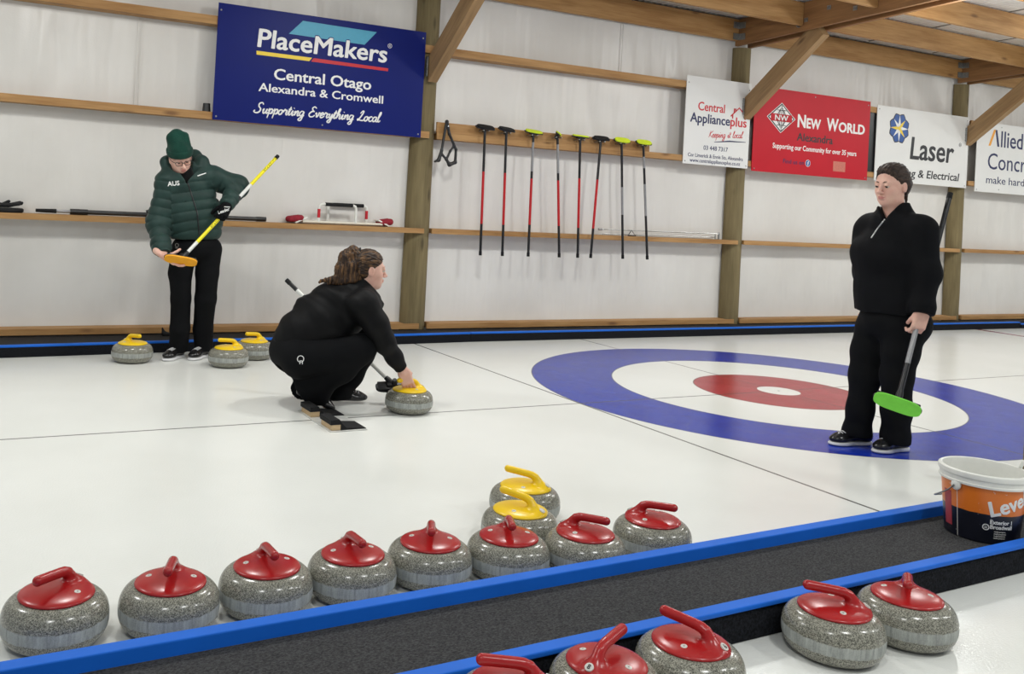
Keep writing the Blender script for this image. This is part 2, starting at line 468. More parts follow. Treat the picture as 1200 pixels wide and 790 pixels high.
# ---- purlins between the rafters
prow = [(1.825, 'nearest to the wall'), (.975, 'second from the wall'), (.125, 'third from the wall'), (-.725, 'fourth from the wall')]
for k, (x0, x1) in enumerate(((-1.545, 2.148), (2.392, 6.098), (6.342, 10.1), (-5.6, -1.80))):
    for y, lab in prow:
        zc = rz(y) + .195 - .03 + .005
        o = timber('purlin', (x0, y, zc), (x1, y, zc), .045, .235, M['timber'])
        tag(o, 'timber purlin under the roof %s, %s' % (['between the first and second rafters', 'between the second and third rafters', 'right of the third rafter', 'left of the first rafter'][k], lab), 'purlin', 'purlins')
# ---- diagonal braces from post to rafter
for x, lab in ((-1.675, 'diagonal timber brace on the post beside the blue sign'), (2.285, 'diagonal timber brace above the red sign'), (6.235, 'diagonal timber brace at the right edge above the partly cut off white sign')):
    r = empty('brace', (x, 2.64, 2.42), 0, lab, 'brace', 'diagonal braces')
    p0 = Vector((0, -.050, .07)); p1 = Vector((0, -.955, .815))
    dd = (p1 - p0).normalized(); pb = p0 - dd * .12; m4 = frame_mat(pb, p1, (0, 1, 0)); Lb = (p1 - pb).length
    mb = MB(); mb.box(0, Lb, -.0475, .0475, -.0925, .0925); bmesh.ops.transform(mb.bm, matrix=m4, verts=mb.bm.verts)
    cut = bmesh.ops.bisect_plane(mb.bm, geom=mb.bm.verts[:] + mb.bm.edges[:] + mb.bm.faces[:], plane_co=(0, -.030, 0), plane_no=(0, 1, 0), clear_outer=True)   # sawn flush with the post
    bmesh.ops.holes_fill(mb.bm, edges=mb.bm.edges, sides=0)
    bmesh.ops.transform(mb.bm, matrix=m4.inverted(), verts=mb.bm.verts)
    o = mb.build('strut', M['brace_wood'], r); o.matrix_local = m4
    b = MB(); b.box(-.070, -.062, -.045, -.005, -.02, .16, .001)
    for i in range(5): b.tube([(-.069, -.025, .0 + i * .033), (-.074, -.025, .0 + i * .033)], .006, 6)
    b.build('nail_plate', M['galv'], r)

# ---- kerb along the back of the sheet: a left length running slightly askew, then the long straight one
def kerb(x0, x1, loc, rz, top, label):
    k = empty('kerb', loc, rz, label, 'kerb', 'kerb lengths along the back wall')
    b = MB(); b.box(x0, x1, 0, .055, .001, top - .0145, .004); b.build('carpet_face', M['kerb_carpet'], k)
    b = MB(); b.box(x0 + .002, x1 - .002, .003, .050, top - .015, top, .003); b.build('blue_strip', M['blue'], k)
kerb(-7.0, 0, (-1.25, 2.389, 0), .0470, .0865, 'black carpeted kerb with blue top strip behind the green jacketed and crouching persons')
kerb(.002, 8.43, (-1.25, 2.390, 0), 0, .0865, 'black carpeted kerb with blue top strip along the wall behind the painted rings')
kerb(0, 4, (7.2, 2.390, 0), 0, .064, 'lower black kerb section with blue strip at the far right edge')
b = MB(); b.prism([(-8.2, 2.130), (-1.25, 2.453), (11, 2.453), (11, 2.640), (-8.2, 2.640)], .080)
o = b.build('rubber_ledge', M['black_rubber'], None, None, (0, 0, .001))
tag(o, 'black rubber ledge between the back kerb and the wall', 'ledge')

# ---- carpeted walkway between the two sheets
WA = .0225
w = empty('walkway', (-2.2, -2.399, 0), WA, 'raised charcoal carpet walkway with blue edging between the two ice sheets', 'walkway')
b = MB(); b.box(-7, 12, -.447, -.048, .0, .058, .0); b.build('carpet_top', M['carpet'], w)
b = MB(); b.box(-7, 12, -.050, 0, .001, .100, .004); b.build('blue_edging', M['blue'], w)
b = MB(); b.box(-7, 12, -.490, -.442, .098, .114, .004); b.build('blue_edging', M['blue'], w)
b = MB(); b.box(-7, 12, -.481, -.4455, .001, .0975, .006); b.build('carpet_face', M['kerb_carpet'], w)
def edge_y(x): return -2.399 + WA * (x + 2.2)
# ================================================================== SDF MESHER (blocked surface nets): one continuous skin from blended limbs
def rot_to(a, b):
    return Vector(a).rotation_difference(Vector(b)).to_matrix()
class SDF:
    """list of shapes blended in order; every shape = (function, bounding centre, bounding radius, mode, k)"""
    def __init__(s): s.items = []; s.disp = None
    def add(s, fn, c, r, k=.02, mode='u'):
        s.items.append((fn, np.asarray(c, float), float(r), k, mode)); return s
    def cone(s, a, b, ra, rb, k=.02, mode='u', ripple=None, flat=None):
        a = np.asarray(a, float); b = np.asarray(b, float)
        d = b - a; L = np.linalg.norm(d); u = d / max(L, 1e-9)
        fl = None
        if flat is not None:      # (axis, factor): squash the section along an axis
            ax = np.asarray(flat[0], float); ax = ax - u * (ax @ u); ax /= np.linalg.norm(ax); fl = (ax, flat[1])
        def fn(P):
            q = P - a
            if fl is not None:
                t_ = q @ fl[0]; q = q + np.outer(t_ * (1 / fl[1] - 1), fl[0])
            t = np.clip((q @ u) / L, 0, 1)
            r = ra + (rb - ra) * t
            if ripple: r = r + ripple(t * L, t)
            dd = np.linalg.norm(q - np.outer(t * L, u), axis=1) - r
            return dd * (min(1, fl[1]) if fl is not None else 1)
        return s.add(fn, (a + b) / 2, L / 2 + max(ra, rb) * 1.3, k, mode)
    def ell(s, c, rad, R=None, k=.02, mode='u'):
        c = np.asarray(c, float); rad = np.asarray(rad, float)
        Rm = np.array(R) if R is not None else np.eye(3)
        def fn(P):
            q = (P - c) @ Rm
            k0 = np.linalg.norm(q / rad, axis=1); k1 = np.linalg.norm(q / (rad * rad), axis=1)
            return k0 * (k0 - 1) / np.maximum(k1, 1e-9)
        return s.add(fn, c, rad.max() * 1.05, k, mode)
    def rbox(s, c, half, R=None, rr=.005, k=.01, mode='u'):
        c = np.asarray(c, float); h = np.asarray(half, float) - rr
        Rm = np.array(R) if R is not None else np.eye(3)
        def fn(P):
            q = np.abs((P - c) @ Rm) - h
            return np.linalg.norm(np.maximum(q, 0), axis=1) + np.minimum(q.max(1), 0) - rr
        return s.add(fn, c, np.linalg.norm(half), k, mode)
    def plane(s, p, n, k=.003):                 # keep the side the normal points away from
        p = np.asarray(p, float); n = np.asarray(n, float); n = n / np.linalg.norm(n)
        return s.add(lambda P: (P - p) @ n, p, 1e3, k, 'i')
    def eval(s, P, centre=None, rad=0.):
        d = np.full(len(P), 10.0)
        for fn, c, r, k, mode in s.items:
            if centre is not None and mode in 'us' and np.linalg.norm(c - centre) - r - rad > .08: continue
            e = fn(P)
            if mode == 'u':
                h = np.maximum(k - np.abs(d - e), 0) / k; d = np.minimum(d, e) - h * h * k * .25
            elif mode == 's':
                e = -e; h = np.maximum(k - np.abs(d - e), 0) / k; d = np.maximum(d, e) + h * h * k * .25
            else:
                h = np.maximum(k - np.abs(d - e), 0) / k; d = np.maximum(d, e) + h * h * k * .25
        if s.disp is not None: d = d - s.disp(P)
        return d
    def mesh(s, res, B=20):
        lo = np.min([c - r for _, c, r, _, m in s.items if m == 'u'], 0) - 3 * res
        hi = np.max([c + r for _, c, r, _, m in s.items if m == 'u'], 0) + 3 * res
        n = np.ceil((hi - lo) / res).astype(int); nb = np.ceil(n / B).astype(int)
        g = np.arange(B + 1); G = np.stack(np.meshgrid(g, g, g, indexing='ij'), -1).reshape(-1, 3)
        half = B * res * .5; N = n + 2 * B
        keyf = lambda I: (I[:, 0] * N[1] + I[:, 1]) * N[2] + I[:, 2]
        VK, VP, QK = [], [], []
        cen = lo + (np.stack(np.meshgrid(*[np.arange(k) for k in nb], indexing='ij'), -1).reshape(-1, 3) + .5) * B * res
        dc = np.concatenate([s.eval(cen[i:i + 20000]) for i in range(0, len(cen), 20000)])
        bad = np.abs(dc) < half * 1.75 * 1.5 + .03
        corners = np.array([[i, j, k] for i in (0, 1) for j in (0, 1) for k in (0, 1)])
        for c in cen[bad]:
            b0 = np.round((c - lo) / res - B / 2).astype(int)
            P = lo + (G + b0) * res
            v = s.eval(P, c, half * 1.8).reshape(B + 1, B + 1, B + 1)
            if v.min() > 0 or v.max() < 0: continue
            cv = np.stack([v[i:B + i, j:B + j, k:B + k] for i, j, k in corners], -1)
            sgn = cv < 0
            act = sgn.any(-1) & ~sgn.all(-1)
            I = np.argwhere(act)
            if not len(I): continue
            w = cv[act]
            acc = np.zeros((len(I), 3)); cnt = np.zeros(len(I))
            for a in range(8):
                for ax in range(3):
                    bb_ = corners[a].copy()
                    if bb_[ax]: continue
                    bb_[ax] = 1; b_ = bb_[0] * 4 + bb_[1] * 2 + bb_[2]
                    x = (w[:, a] < 0) != (w[:, b_] < 0)
                    t = w[:, a] / np.where(x, w[:, a] - w[:, b_], 1)
                    p = corners[a] + np.outer(t, np.eye(3)[ax])
                    acc[x] += p[x]; cnt[x] += 1
            VP.append(lo + (I + b0 + acc / cnt[:, None]) * res); VK.append(keyf(I + b0 + 1))
            for ax in range(3):
                a1, a2 = [(1, 2), (2, 0), (0, 1)][ax]
                sl0 = [slice(0, B)] * 3; sl1 = [slice(0, B)] * 3; sl1[ax] = slice(1, B + 1)
                s0 = v[tuple(sl0)] < 0; s1 = v[tuple(sl1)] < 0
                E = np.argwhere(s0 != s1); fl = s0[s0 != s1]
                if not len(E): continue
                e1 = np.eye(3, dtype=int)[a1]; e2 = np.eye(3, dtype=int)[a2]; K = E + b0 + 1
                q = np.stack([keyf(K), keyf(K - e1), keyf(K - e1 - e2), keyf(K - e2)], 1)
                q[~fl] = q[~fl][:, ::-1]
                QK.append(q)
        VK = np.concatenate(VK); VP = np.concatenate(VP); QK = np.concatenate(QK)
        uk, ix = np.unique(VK, return_index=True); VP = VP[ix]
        qi = np.searchsorted(uk, QK); qi = np.minimum(qi, len(uk) - 1)
        good = (uk[qi] == QK).all(1)
        q = np.unique(qi[good], axis=0)
        return VP, q[:, ::-1]
    def build(s, name, mats, parent=None, res=.005, base=(0, 0, 0), matfn=None, relax=1):
        v, q = s.mesh(res)
        for _ in range(relax):                    # one light smoothing pass against grid facets
            acc = np.zeros_like(v); cnt = np.zeros(len(v))
            for a, b in ((0, 1), (1, 2), (2, 3), (3, 0)):
                np.add.at(acc, q[:, a], v[q[:, b]]); np.add.at(cnt, q[:, a], 1)
                np.add.at(acc, q[:, b], v[q[:, a]]); np.add.at(cnt, q[:, b], 1)
            v = v * .5 + .5 * acc / np.maximum(cnt, 1)[:, None]
        me = bpy.data.meshes.new(name)
        me.vertices.add(len(v)); me.vertices.foreach_set('co', (v - np.asarray(base)).astype(np.float32).ravel())
        me.loops.add(len(q) * 4); me.loops.foreach_set('vertex_index', q.astype(np.int32).ravel())
        me.polygons.add(len(q)); me.polygons.foreach_set('loop_start', np.arange(len(q), dtype=np.int32) * 4)
        me.polygons.foreach_set('loop_total', np.full(len(q), 4, np.int32))
        me.update(calc_edges=True); me.validate()
        me.polygons.foreach_set('use_smooth', np.ones(len(me.polygons), bool))
        for m in (mats if isinstance(mats, (list, tuple)) else [mats]): me.materials.append(m)
        if matfn is not None and len(me.polygons) == len(q):
            me.polygons.foreach_set('material_index', matfn(v[q].mean(1)).astype(np.int32))
        o = bpy.data.objects.new(name, me); C.objects.link(o)
        if parent: o.parent = parent
        return o

# ================================================================== TEXT
def text_mesh(txt, size, bold=0., shear=0., width=1., align='LEFT', ext=.0012, space=1.0):
    cu = bpy.data.curves.new('t', 'FONT'); cu.body = txt; cu.size = size; cu.offset = bold; cu.shear = shear
    cu.align_x = align; cu.extrude = ext; cu.resolution_u = 3; cu.space_character = space
    o = bpy.data.objects.new('t', cu); C.objects.link(o)
    bpy.context.view_layer.update()
    me = bpy.data.meshes.new_from_object(o.evaluated_get(bpy.context.evaluated_depsgraph_get()))
    bpy.data.objects.remove(o); bpy.data.curves.remove(cu)
    if width != 1.: me.transform(Matrix.Scale(width, 4, (1, 0, 0)))
    return me
def bold_mesh(txt, size, b, shear=0., width=1., align='LEFT', ext=.0012):
    me = text_mesh(txt, size, 0., shear, width, align, ext)
    if b <= 0: return me
    bm2 = bmesh.new()
    for k in range(8):                                    # heavier strokes: the outline swept round a small circle
        m3 = me.copy(); a = 2 * PI * k / 8
        m3.transform(Matrix.Translation((b * math.cos(a), b * math.sin(a) * .8, -.00002 * k))); bm2.from_mesh(m3); bpy.data.meshes.remove(m3)
    bm2.to_mesh(me); bm2.free()
    return me
def lettering(txt, x0, x1, z, cap, mat, parent, y=-.0045, bold=.0, shear=0., name='lettering', base=(0, 0, 0)):
    """text on a sign facing -Y: baseline at z, from x0 to x1, capital letters cap tall"""
    size = cap / .70
    me = bold_mesh(txt, size, bold * size, shear)
    xs = [v.co.x for v in me.vertices]; w = max(xs) - min(xs)
    me.transform(Matrix.Translation((-min(xs), 0, 0)))
    me.transform(Matrix.Scale((x1 - x0) / w, 4, (1, 0, 0)))
    me.transform(Matrix.Rotation(PI / 2, 4, 'X'))
    me.transform(Matrix.Translation((x0 - base[0], y, z - base[2])))
    me.materials.append(mat); me.name = name
    o = bpy.data.objects.new(name, me); C.objects.link(o); o.parent = parent
    return o

# ================================================================== CURLING STONES
def granite_body():
    n, H, pr = 2.35, .130, [(0, .001), (.062, .001), (.068, .003)]
    for k in range(19):                                 # fat superellipse side
        a = -1.30 + k * (1.30 + 1.18) / 18
        ca, sa = math.cos(a), math.sin(a)
        pr.append((.086 + .0595 * abs(ca) ** (2 / n), H / 2 + .0645 * math.copysign(abs(sa) ** (2 / n), sa)))
    pr += [(.094, .1296), (0, .1298)]
    return MB().lathe(pr, 64)
def handle_sdf():
    # cap disc, gooseneck rising at local +X, grip running back over the middle to -X
    s = SDF()
    P = [Vector(p) for p in ((.074, 0, .132), (.062, 0, .148), (.052, 0, .162), (.041, 0, .1745), (.026, 0, .1815), (.008, 0, .1845), (-.030, 0, .1880), (-.078, 0, .192))]
    Rr = [.0215, .0175, .0155, .0148, .0143, .0140, .0140, .0144]
    for i in range(len(P) - 1): s.cone(P[i], P[i + 1], Rr[i], Rr[i + 1], .001)
    s.ell((0, 0, .131), (.104, .104, .0185), None, .026)
    s.plane((0, 0, .1275), (0, 0, -1), .002)
    return s
def make_stone(kind):
    root = empty('curling_stone')
    granite_body().build('granite_body', M['granite'], root, 180)
    if kind == 'red': h = handle_sdf().build('handle', M['red_handle'], root, .0026)
    else:
        h = root  # replaced below
        src = [c for c in STONE['red'].children if c.name.startswith('handle')][0]
        me = src.data.copy(); me.materials.clear(); me.materials.append(M['yellow_handle'])
        h = bpy.data.objects.new('handle', me); C.objects.link(h); h.parent = root
    for a in (1, -1):
        b = MB(); b.lathe([(0, -.002), (.0088, -.002), (.0088, .0010), (.0078, .0016), (.003, .0016), (.0026, .0009), (0, .0009)], 20)
        b.lathe([(0, .0008), (.0024, .0008), (.0024, .0014), (0, .0014)], 8, mi=1)
        o = b.build('bolt_cover', [M['disc'], M['disc_dark']], h, 40, (.008, .065 * a, .1450))
        o.rotation_euler = (-.20 * a, 0, 0)
    b = MB(); b.lathe([(0, -.004), (.0115, -.004), (.0115, .0010), (.0105, .0016), (0, .0016)], 24)
    b.lathe([(.0065, .0015), (.0068, .0019), (.0072, .0015)], 20, mi=1)
    sd = handle_sdf(); q = np.array([[.135, 0, .185]]); dv = np.array([[-.78, 0, -.62]])
    for _ in range(60): q = q + dv * sd.eval(q)[0] * .8                      # slide in until it meets the neck's foot
    gx, gz = [(sd.eval(q + e) - sd.eval(q - e))[0] for e in (np.array([[.003, 0, 0]]), np.array([[0, 0, .003]]))]
    o = b.build('number_disc', [M['disc'], M['disc_dark']], h, 40, tuple(q[0] + np.array([gx, 0, gz]) / math.hypot(gx, gz) * .0008)); o.rotation_euler = (0, math.atan2(gx, gz), 0)
    return root
STONE = {}
STONE['red'] = make_stone('red')
STONE['yellow'] = make_stone('yellow')
first_used = set()
def stone(kind, centre_px, z, end_px, neck_px, label, group, num=None, pos=None, ang=None, tilt=None):
    p = onz(*centre_px, z) if pos is None else Vector(pos)
    if ang is None:
        e = onz(*end_px, .193); n = onz(*neck_px, .184); d = n - e; ang = math.atan2(d.y, d.x)
    if kind in first_used: o = copy_tree(STONE[kind])
    else: o = STONE[kind]; first_used.add(kind)
    o.location = (p.x, p.y, 0); o.rotation_euler = (0, 0, ang)
    tag(o, label, 'curling stone', group)
    if num:
        h = [c for c in o.children if c.name.startswith('handle')][0]
        d = [c for c in h.children if c.name.startswith('number_disc')][0]; d['label'] = 'pale disc marked ' + num
        me = text_mesh(num, .017, .0004, ext=.0004, align='CENTER'); me.materials.append(M['ink_black'])
        me.transform(Matrix.Translation((0, -.006, .0018))); me.transform(Matrix.Rotation(PI / 2, 4, 'Z'))
        # lettering is a mark on the disc: merged into the disc's own mesh
        bm2 = bmesh.new(); bm2.from_mesh(d.data); nf = len(bm2.faces); bm2.from_mesh(me); bm2.faces.ensure_lookup_table()
        for f in bm2.faces[nf:]: f.material_index = 2
        m2 = d.data.copy(); m2.materials.append(M['ink_black']); bm2.to_mesh(m2); bm2.free(); d.data = m2
    return o
G1 = 'red handled stones lined up along the blue edging'; G2 = 'red handled stones on the near ice sheet'
G3 = 'yellow handled stones beside the row of red stones'; G4 = 'yellow handled stones in front of the back kerb'
stone('red', (66.4, 695), .131, (43, 685), (83, 668.6), 'red handled curling stone at the left end of the row along the blue edging', G1)
stone('red', (200, 681.8), .131, (197, 670), (205, 651), 'red handled curling stone second from the left end of the row along the blue edging', G1)
stone('red', (314.7, 663.2), .131, (326, 651.5), (311.5, 634.7), 'red handled curling stone third from the left end of the row along the blue edging', G1)
stone('red', (414.7, 648.8), .131, (425, 636), (409, 622.7), 'red handled curling stone fourth from the left end of the row along the blue edging', G1)
stone('red', (505.3, 635.2), .131, (506, 624), (506, 608.8), 'red handled curling stone fifth from the left, its grip pointing straight at the camera', G1)
stone('red', (596, 628.5), .131, (599, 618), (594.5, 606), 'red handled curling stone directly in front of the two yellow ones', G1)
stone('red', (684, 625), .131, (705.4, 610), (672.7, 603.8), 'red handled curling stone second from the right end of the row along the blue edging', G1)
stone('red', (765, 608.8), .131, (785.8, 595), (752.9, 590), 'red handled curling stone at the right end of the row along the blue edging', G1)
stone('yellow', (609.7, 597.8), .131, (597, 574), (617, 582), 'nearer of the two yellow handled stones behind the red row', G3)
stone('yellow', (615.7, 570), .131, (599, 550.6), (627.5, 558), 'farther of the two yellow handled stones behind the red row', G3)
stone('red', (600, 801), .131, (567.6, 775), (622.5, 780), 'red handled curling stone cut off by the bottom edge with only its grip in view', G2)
stone('red', (711, 776.4), .131, (721.5, 739.5), (704.4, 755), 'red handled curling stone numbered 8 on the near ice', G2, '8')
stone('red', (807.6, 753), .131, (786, 716.4), (824.4, 733.5), 'red handled curling stone numbered 6 on the near ice', G2, '6')
stone('red', (976.5, 712.5), .131, (949, 684), (995, 693), 'red handled curling stone left of the pair against the black walkway face on near ice', G2)
stone('red', (1062.7, 698.4), .131, (1063, 685), (1062.7, 672), 'red handled curling stone rightmost on the near ice, grip pointing at the camera', G2)
stone('yellow', (155.6, 402.2), .131, (164, 394), (148, 391.7), 'yellow handled curling stone left of the person in the green jacket', G4)
stone('yellow', (268.3, 407.6), .131, (257, 397.7), (276, 398), 'yellow handled curling stone right of the green jacketed person, nearer of two', G4)
stone('yellow', (298, 399.7), .131, (289.6, 391), (306, 390.6), 'yellow handled curling stone half hidden behind the crouching person', G4)
HELD = stone('yellow', (480, 456.7), .131, (465, 447), (489, 447), 'yellow handled curling stone held by the crouching person', 'yellow handled stones in front of the back kerb')
del HELD['group']

# no two stones may share space, and none may sink into the edging: nudge neighbours apart
bpy.context.view_layer.update()
STONES = [o for o in C.objects if o.name.startswith('curling_stone') and o.parent is None]
STONE_START = {o.name: o.location.copy() for o in STONES}
for _ in range(60):
    for i, a in enumerate(STONES):
        if a.location.y < -2.6: a.location.y = min(a.location.y, edge_y(a.location.x) - .4820 - .1460)
        elif a.location.y < -1: a.location.y = max(a.location.y, edge_y(a.location.x) + .0015 + .1460)
        for b_ in STONES[i + 1:]:
            d = a.location - b_.location
            if 1e-6 < d.length < .2925:
                m = d.normalized() * (.2925 - d.length) * .5
                if b_ is not HELD: b_.location -= m
                if a is not HELD: a.location += m
# ================================================================== SIGNS ON THE WALL
SY = 2.622
def sign(name, x0, x1, z0, z1, mat, label):
    s = empty(name, (x0, SY, z0), 0, label, 'sign')
    b = MB(); b.box(0, x1 - x0, -.004, .004, 0, z1 - z0, .001); b.build('panel', mat, s)
    return s, (x0, SY, z0)
def screws(s, w, h, pts):
    for fx, fz in pts:
        b = MB(); b.lathe([(0, 0), (.008, 0), (.007, .003), (0, .004)], 12, Matrix.Rotation(PI / 2, 4, 'X'))
        b.build('screw', M['galv'], s, 40, (w * fx, -.0042, h * fz))
def flat(parent, base, pts, mat, name='shape', y=-.0042, th=.0012):
    b = MB(); b.prism([(x - base[0], z - base[2]) for x, z in pts], th, Matrix.Translation((0, y, 0)) @ Matrix.Rotation(PI / 2, 4, 'X'))
    return b.build(name, mat, parent)
def circ(cx, cz, r, n=28, rx=None): return [(cx + (rx or r) * math.cos(2 * PI * k / n), cz + r * math.sin(2 * PI * k / n)) for k in range(n)]
def band(cx, cz, r0, r1, a0=0, a1=2 * PI, n=24):
    return [(cx + r1 * math.cos(a0 + (a1 - a0) * k / n), cz + r1 * math.sin(a0 + (a1 - a0) * k / n)) for k in range(n + 1)] + \
           [(cx + r0 * math.cos(a1 - (a1 - a0) * k / n), cz + r0 * math.sin(a1 - (a1 - a0) * k / n)) for k in range(n + 1)]
# brush script: strokes of each letter (x, height; small letters are 1 tall)
BR = {'a': (.95, [[(.75, .95), (.3, .95), (.05, .45), (.25, 0), (.6, .25), (.75, .95), (.7, .2), (.9, 0), (1.1, .25)]]),
 'c': (.75, [[(.7, .8), (.4, 1), (.08, .55), (.2, .05), (.55, .05), (.9, .4)]]),
 'e': (.75, [[(0, .3), (.45, .55), (.6, .9), (.35, 1), (.08, .5), (.25, 0), (.55, .08), (.85, .35)]]),
 'g': (.9, [[(.75, .9), (.3, .98), (.05, .45), (.25, .02), (.6, .3), (.75, .95), (.6, -.6), (.3, -.95), (.05, -.65), (.9, .2)]]),
 'h': (.92, [[(0, .2), (.35, 1.2), (.5, 2), (.3, 2), (.15, 1), (.1, 0)], [(.1, .2), (.45, .95), (.65, .8), (.6, .2), (.75, 0), (1, .3)]]),
 'i': (.55, [[(0, .3), (.25, .95), (.2, .2), (.35, 0), (.6, .3)], [(.33, 1.42), (.37, 1.55)]]),
 'l': (.58, [[(0, .3), (.35, 1.3), (.45, 2), (.25, 1.9), (.12, .8), (.2, .08), (.4, .05), (.6, .35)]]),
 'n': (.92, [[(0, .5), (.2, .95), (.15, 0)], [(.15, .3), (.5, .95), (.68, .8), (.6, .2), (.75, 0), (1, .3)]]),
 'o': (.85, [[(.55, .95), (.2, .85), (.05, .4), (.25, 0), (.6, .2), (.65, .75), (.45, .95), (.6, .8), (.95, .85)]]),
 'p': (.9, [[(0, .5), (.25, 1), (.1, -.9)], [(.2, .6), (.5, .98), (.75, .7), (.6, .1), (.3, .05)], [(.6, .1), (.9, .3)]]),
 'r': (.8, [[(0, .5), (.2, 1.1), (.35, .9), (.6, .9), (.5, .3), (.65, 0), (.85, .3)]]),
 't': (.58, [[(0, .3), (.4, 1.7), (.2, .4), (.3, .02), (.6, .3)], [(.02, 1.15), (.6, 1.2)]]),
 'u': (.95, [[(0, .5), (.2, .95), (.12, .25), (.3, 0), (.6, .35), (.72, .95), (.66, .25), (.8, 0), (1, .3)]]),
 'v': (.85, [[(0, .6), (.2, .95), (.3, .05), (.6, .5), (.65, .95), (.95, .85)]]),
 'y': (.88, [[(0, .6), (.2, .95), (.2, .2), (.45, .1), (.72, .95), (.55, -.6), (.25, -.9), (.05, -.6), (.9, .25)]]),
 'S': (1.4, [[(1.3, 1.7), (1.05, 2.1), (.6, 1.9), (.6, 1.35), (1, .8), (.85, .2), (.35, 0), (-.05, .25), (.1, .55)]]),
 'E': (1.2, [[(1.2, 1.8), (.8, 2.1), (.45, 1.75), (.75, 1.2), (.95, 1.15), (.5, 1.1), (.1, .55), (.3, .05), (.8, .05), (1.15, .4)]]),
 'L': (1.2, [[(.3, 1.5), (.6, 2), (.85, 1.9), (.5, .8), (.1, .05), (.05, .3), (.5, .1), (1, .05), (1.2, .3)]]),
 'K': (1.2, [[(.4, 2), (.1, 0)], [(1.2, 2), (.35, 1.1), (.7, .5), (1.1, 0)]]), ' ': (.75, [])}
def smooth(pts, n=5):
    P = [Vector((*p, 0)) for p in pts]; P = [P[0] * 2 - P[1]] + P + [P[-1] * 2 - P[-2]]; out = []
    for i in range(1, len(P) - 2):
        for k in range(n):
            t = k / n
            out.append(.5 * ((2 * P[i]) + (P[i + 1] - P[i - 1]) * t + (2 * P[i - 1] - 5 * P[i] + 4 * P[i + 1] - P[i + 2]) * t * t + (3 * P[i] - P[i - 1] - 3 * P[i + 1] + P[i + 2]) * t ** 3))
    return out + [P[-2]]
def script(txt, x0, x1, z, xh, mat, parent, base, w=.13, rise=0.):
    cur, b, tot = 0., MB(), sum(BR[c][0] for c in txt)
    k = (x1 - x0) / (tot + .6)
    for ch in txt:
        for st in BR[ch][1]:
            pts = []
            for p in smooth(st):
                yy = p.y * xh
                pts.append((x0 - base[0] + (cur + p.x) * k + yy * .22, -.0045, z - base[2] + yy + rise * (cur + p.x) / tot))
            b.tube(pts, [xh * w * (.75 + .25 * math.sin(PI * i / (len(pts) - 1))) for i in range(len(pts))], 8)
        cur += BR[ch][0]
    o = b.build('script_lettering', mat, parent, 180)
    for v in o.data.vertices: v.co.y = -.0045 + (v.co.y + .0045) * .15
    return o

# ---- blue sign
s, B = sign('sponsor_sign', -3.690, -1.762, 1.838, 2.800, M['sign_blue'], 'large blue sponsor sign at the upper left with white lettering and a teal shape')
screws(s, 1.928, .962, [(.012, .94), (.985, .94), (.015, .03), (.985, .03), (.5, .035)])
flat(s, B, [(-2.955, 2.746), (-2.257, 2.738), (-2.370, 2.612), (-3.075, 2.620)], M['teal_ink'])
flat(s, B, [(-3.350, 2.443), (-2.854, 2.441), (-2.878, 2.409), (-3.348, 2.411)], M['yellow_ink'])
flat(s, B, [(-2.838, 2.440), (-2.125, 2.430), (-2.128, 2.404), (-2.862, 2.408)], M['red_ink'])
lettering('PlaceMakers', -3.352, -2.140, 2.480, .156, M['sign_blue'], s, -.0050, .042, .06, 'lettering_edge', B)
lettering('PlaceMakers', -3.347, -2.145, 2.480, .152, M['ink_white'], s, -.0062, .022, .06, base=B)
flat(s, B, band(-2.122, 2.632, .017, .021), M['ink_white']); lettering('R', -2.130, -2.113, 2.621, .021, M['ink_white'], s, base=B)
lettering('Central Otago', -3.186, -2.283, 2.222, .092, M['ink_white'], s, bold=.020, base=B)
lettering('Alexandra & Cromwell', -3.314, -2.159, 2.111, .069, M['ink_white'], s, bold=.016, base=B)
script('Supporting Everything Local', -3.344, -2.150, 1.926, .042, M['ink_white'], s, B, .16, .018)
# ---- white appliance sign
s, B = sign('sponsor_sign', 1.392, 2.340, 1.810, 2.752, M['sign_white'], 'white sponsor sign with red and navy lettering and a small house outline')
screws(s, .948, .942, [(.03, .92), (.97, .92), (.03, .03), (.97, .03)])
lettering('Central', 1.568, 1.956, 2.394, .092, M['red_ink'], s, bold=.016, base=B)
lettering('Appliance', 1.464, 2.040, 2.262, .100, M['navy_ink'], s, bold=.020, base=B)
lettering('plus', 2.046, 2.290, 2.262, .100, M['red_ink'], s, bold=.020, base=B)
b = MB()
for st in ([(2.047, 2.368), (2.168, 2.468), (2.291, 2.368)], [(2.095, 2.41), (2.095, 2.455), (2.115, 2.455), (2.115, 2.43)], [(2.075, 2.385), (2.075, 2.345)], [(2.262, 2.385), (2.262, 2.345)]):
    b.tube([(x - B[0], -.0045, z - B[2]) for x, z in st], .0075, 6)
b.build('house_outline', M['red_ink'], s)
script('Keeping it local', 1.739, 2.262, 2.112, .036, M['red_ink'], s, B, .12, .030)
b = MB(); b.tube([(1.825 - B[0], -.0045, 2.067 - B[2]), (2.05 - B[0], -.0045, 2.092 - B[2]), (2.287 - B[0], -.0045, 2.098 - B[2])], [.003, .008, .003], 8); b.build('underline', M['navy_ink'], s)
lettering('03 448 7317', 1.675, 2.029, 1.974, .048, M['navy_ink'], s, bold=.004, base=B)
lettering('Cnr Limerick & Ennis Sts, Alexandra', 1.458, 2.261, 1.890, .040, M['navy_ink'], s, bold=.004, base=B)
lettering('www.centralapplianceplus.co.nz', 1.486, 2.223, 1.834, .040, M['navy_ink'], s, bold=.004, base=B)
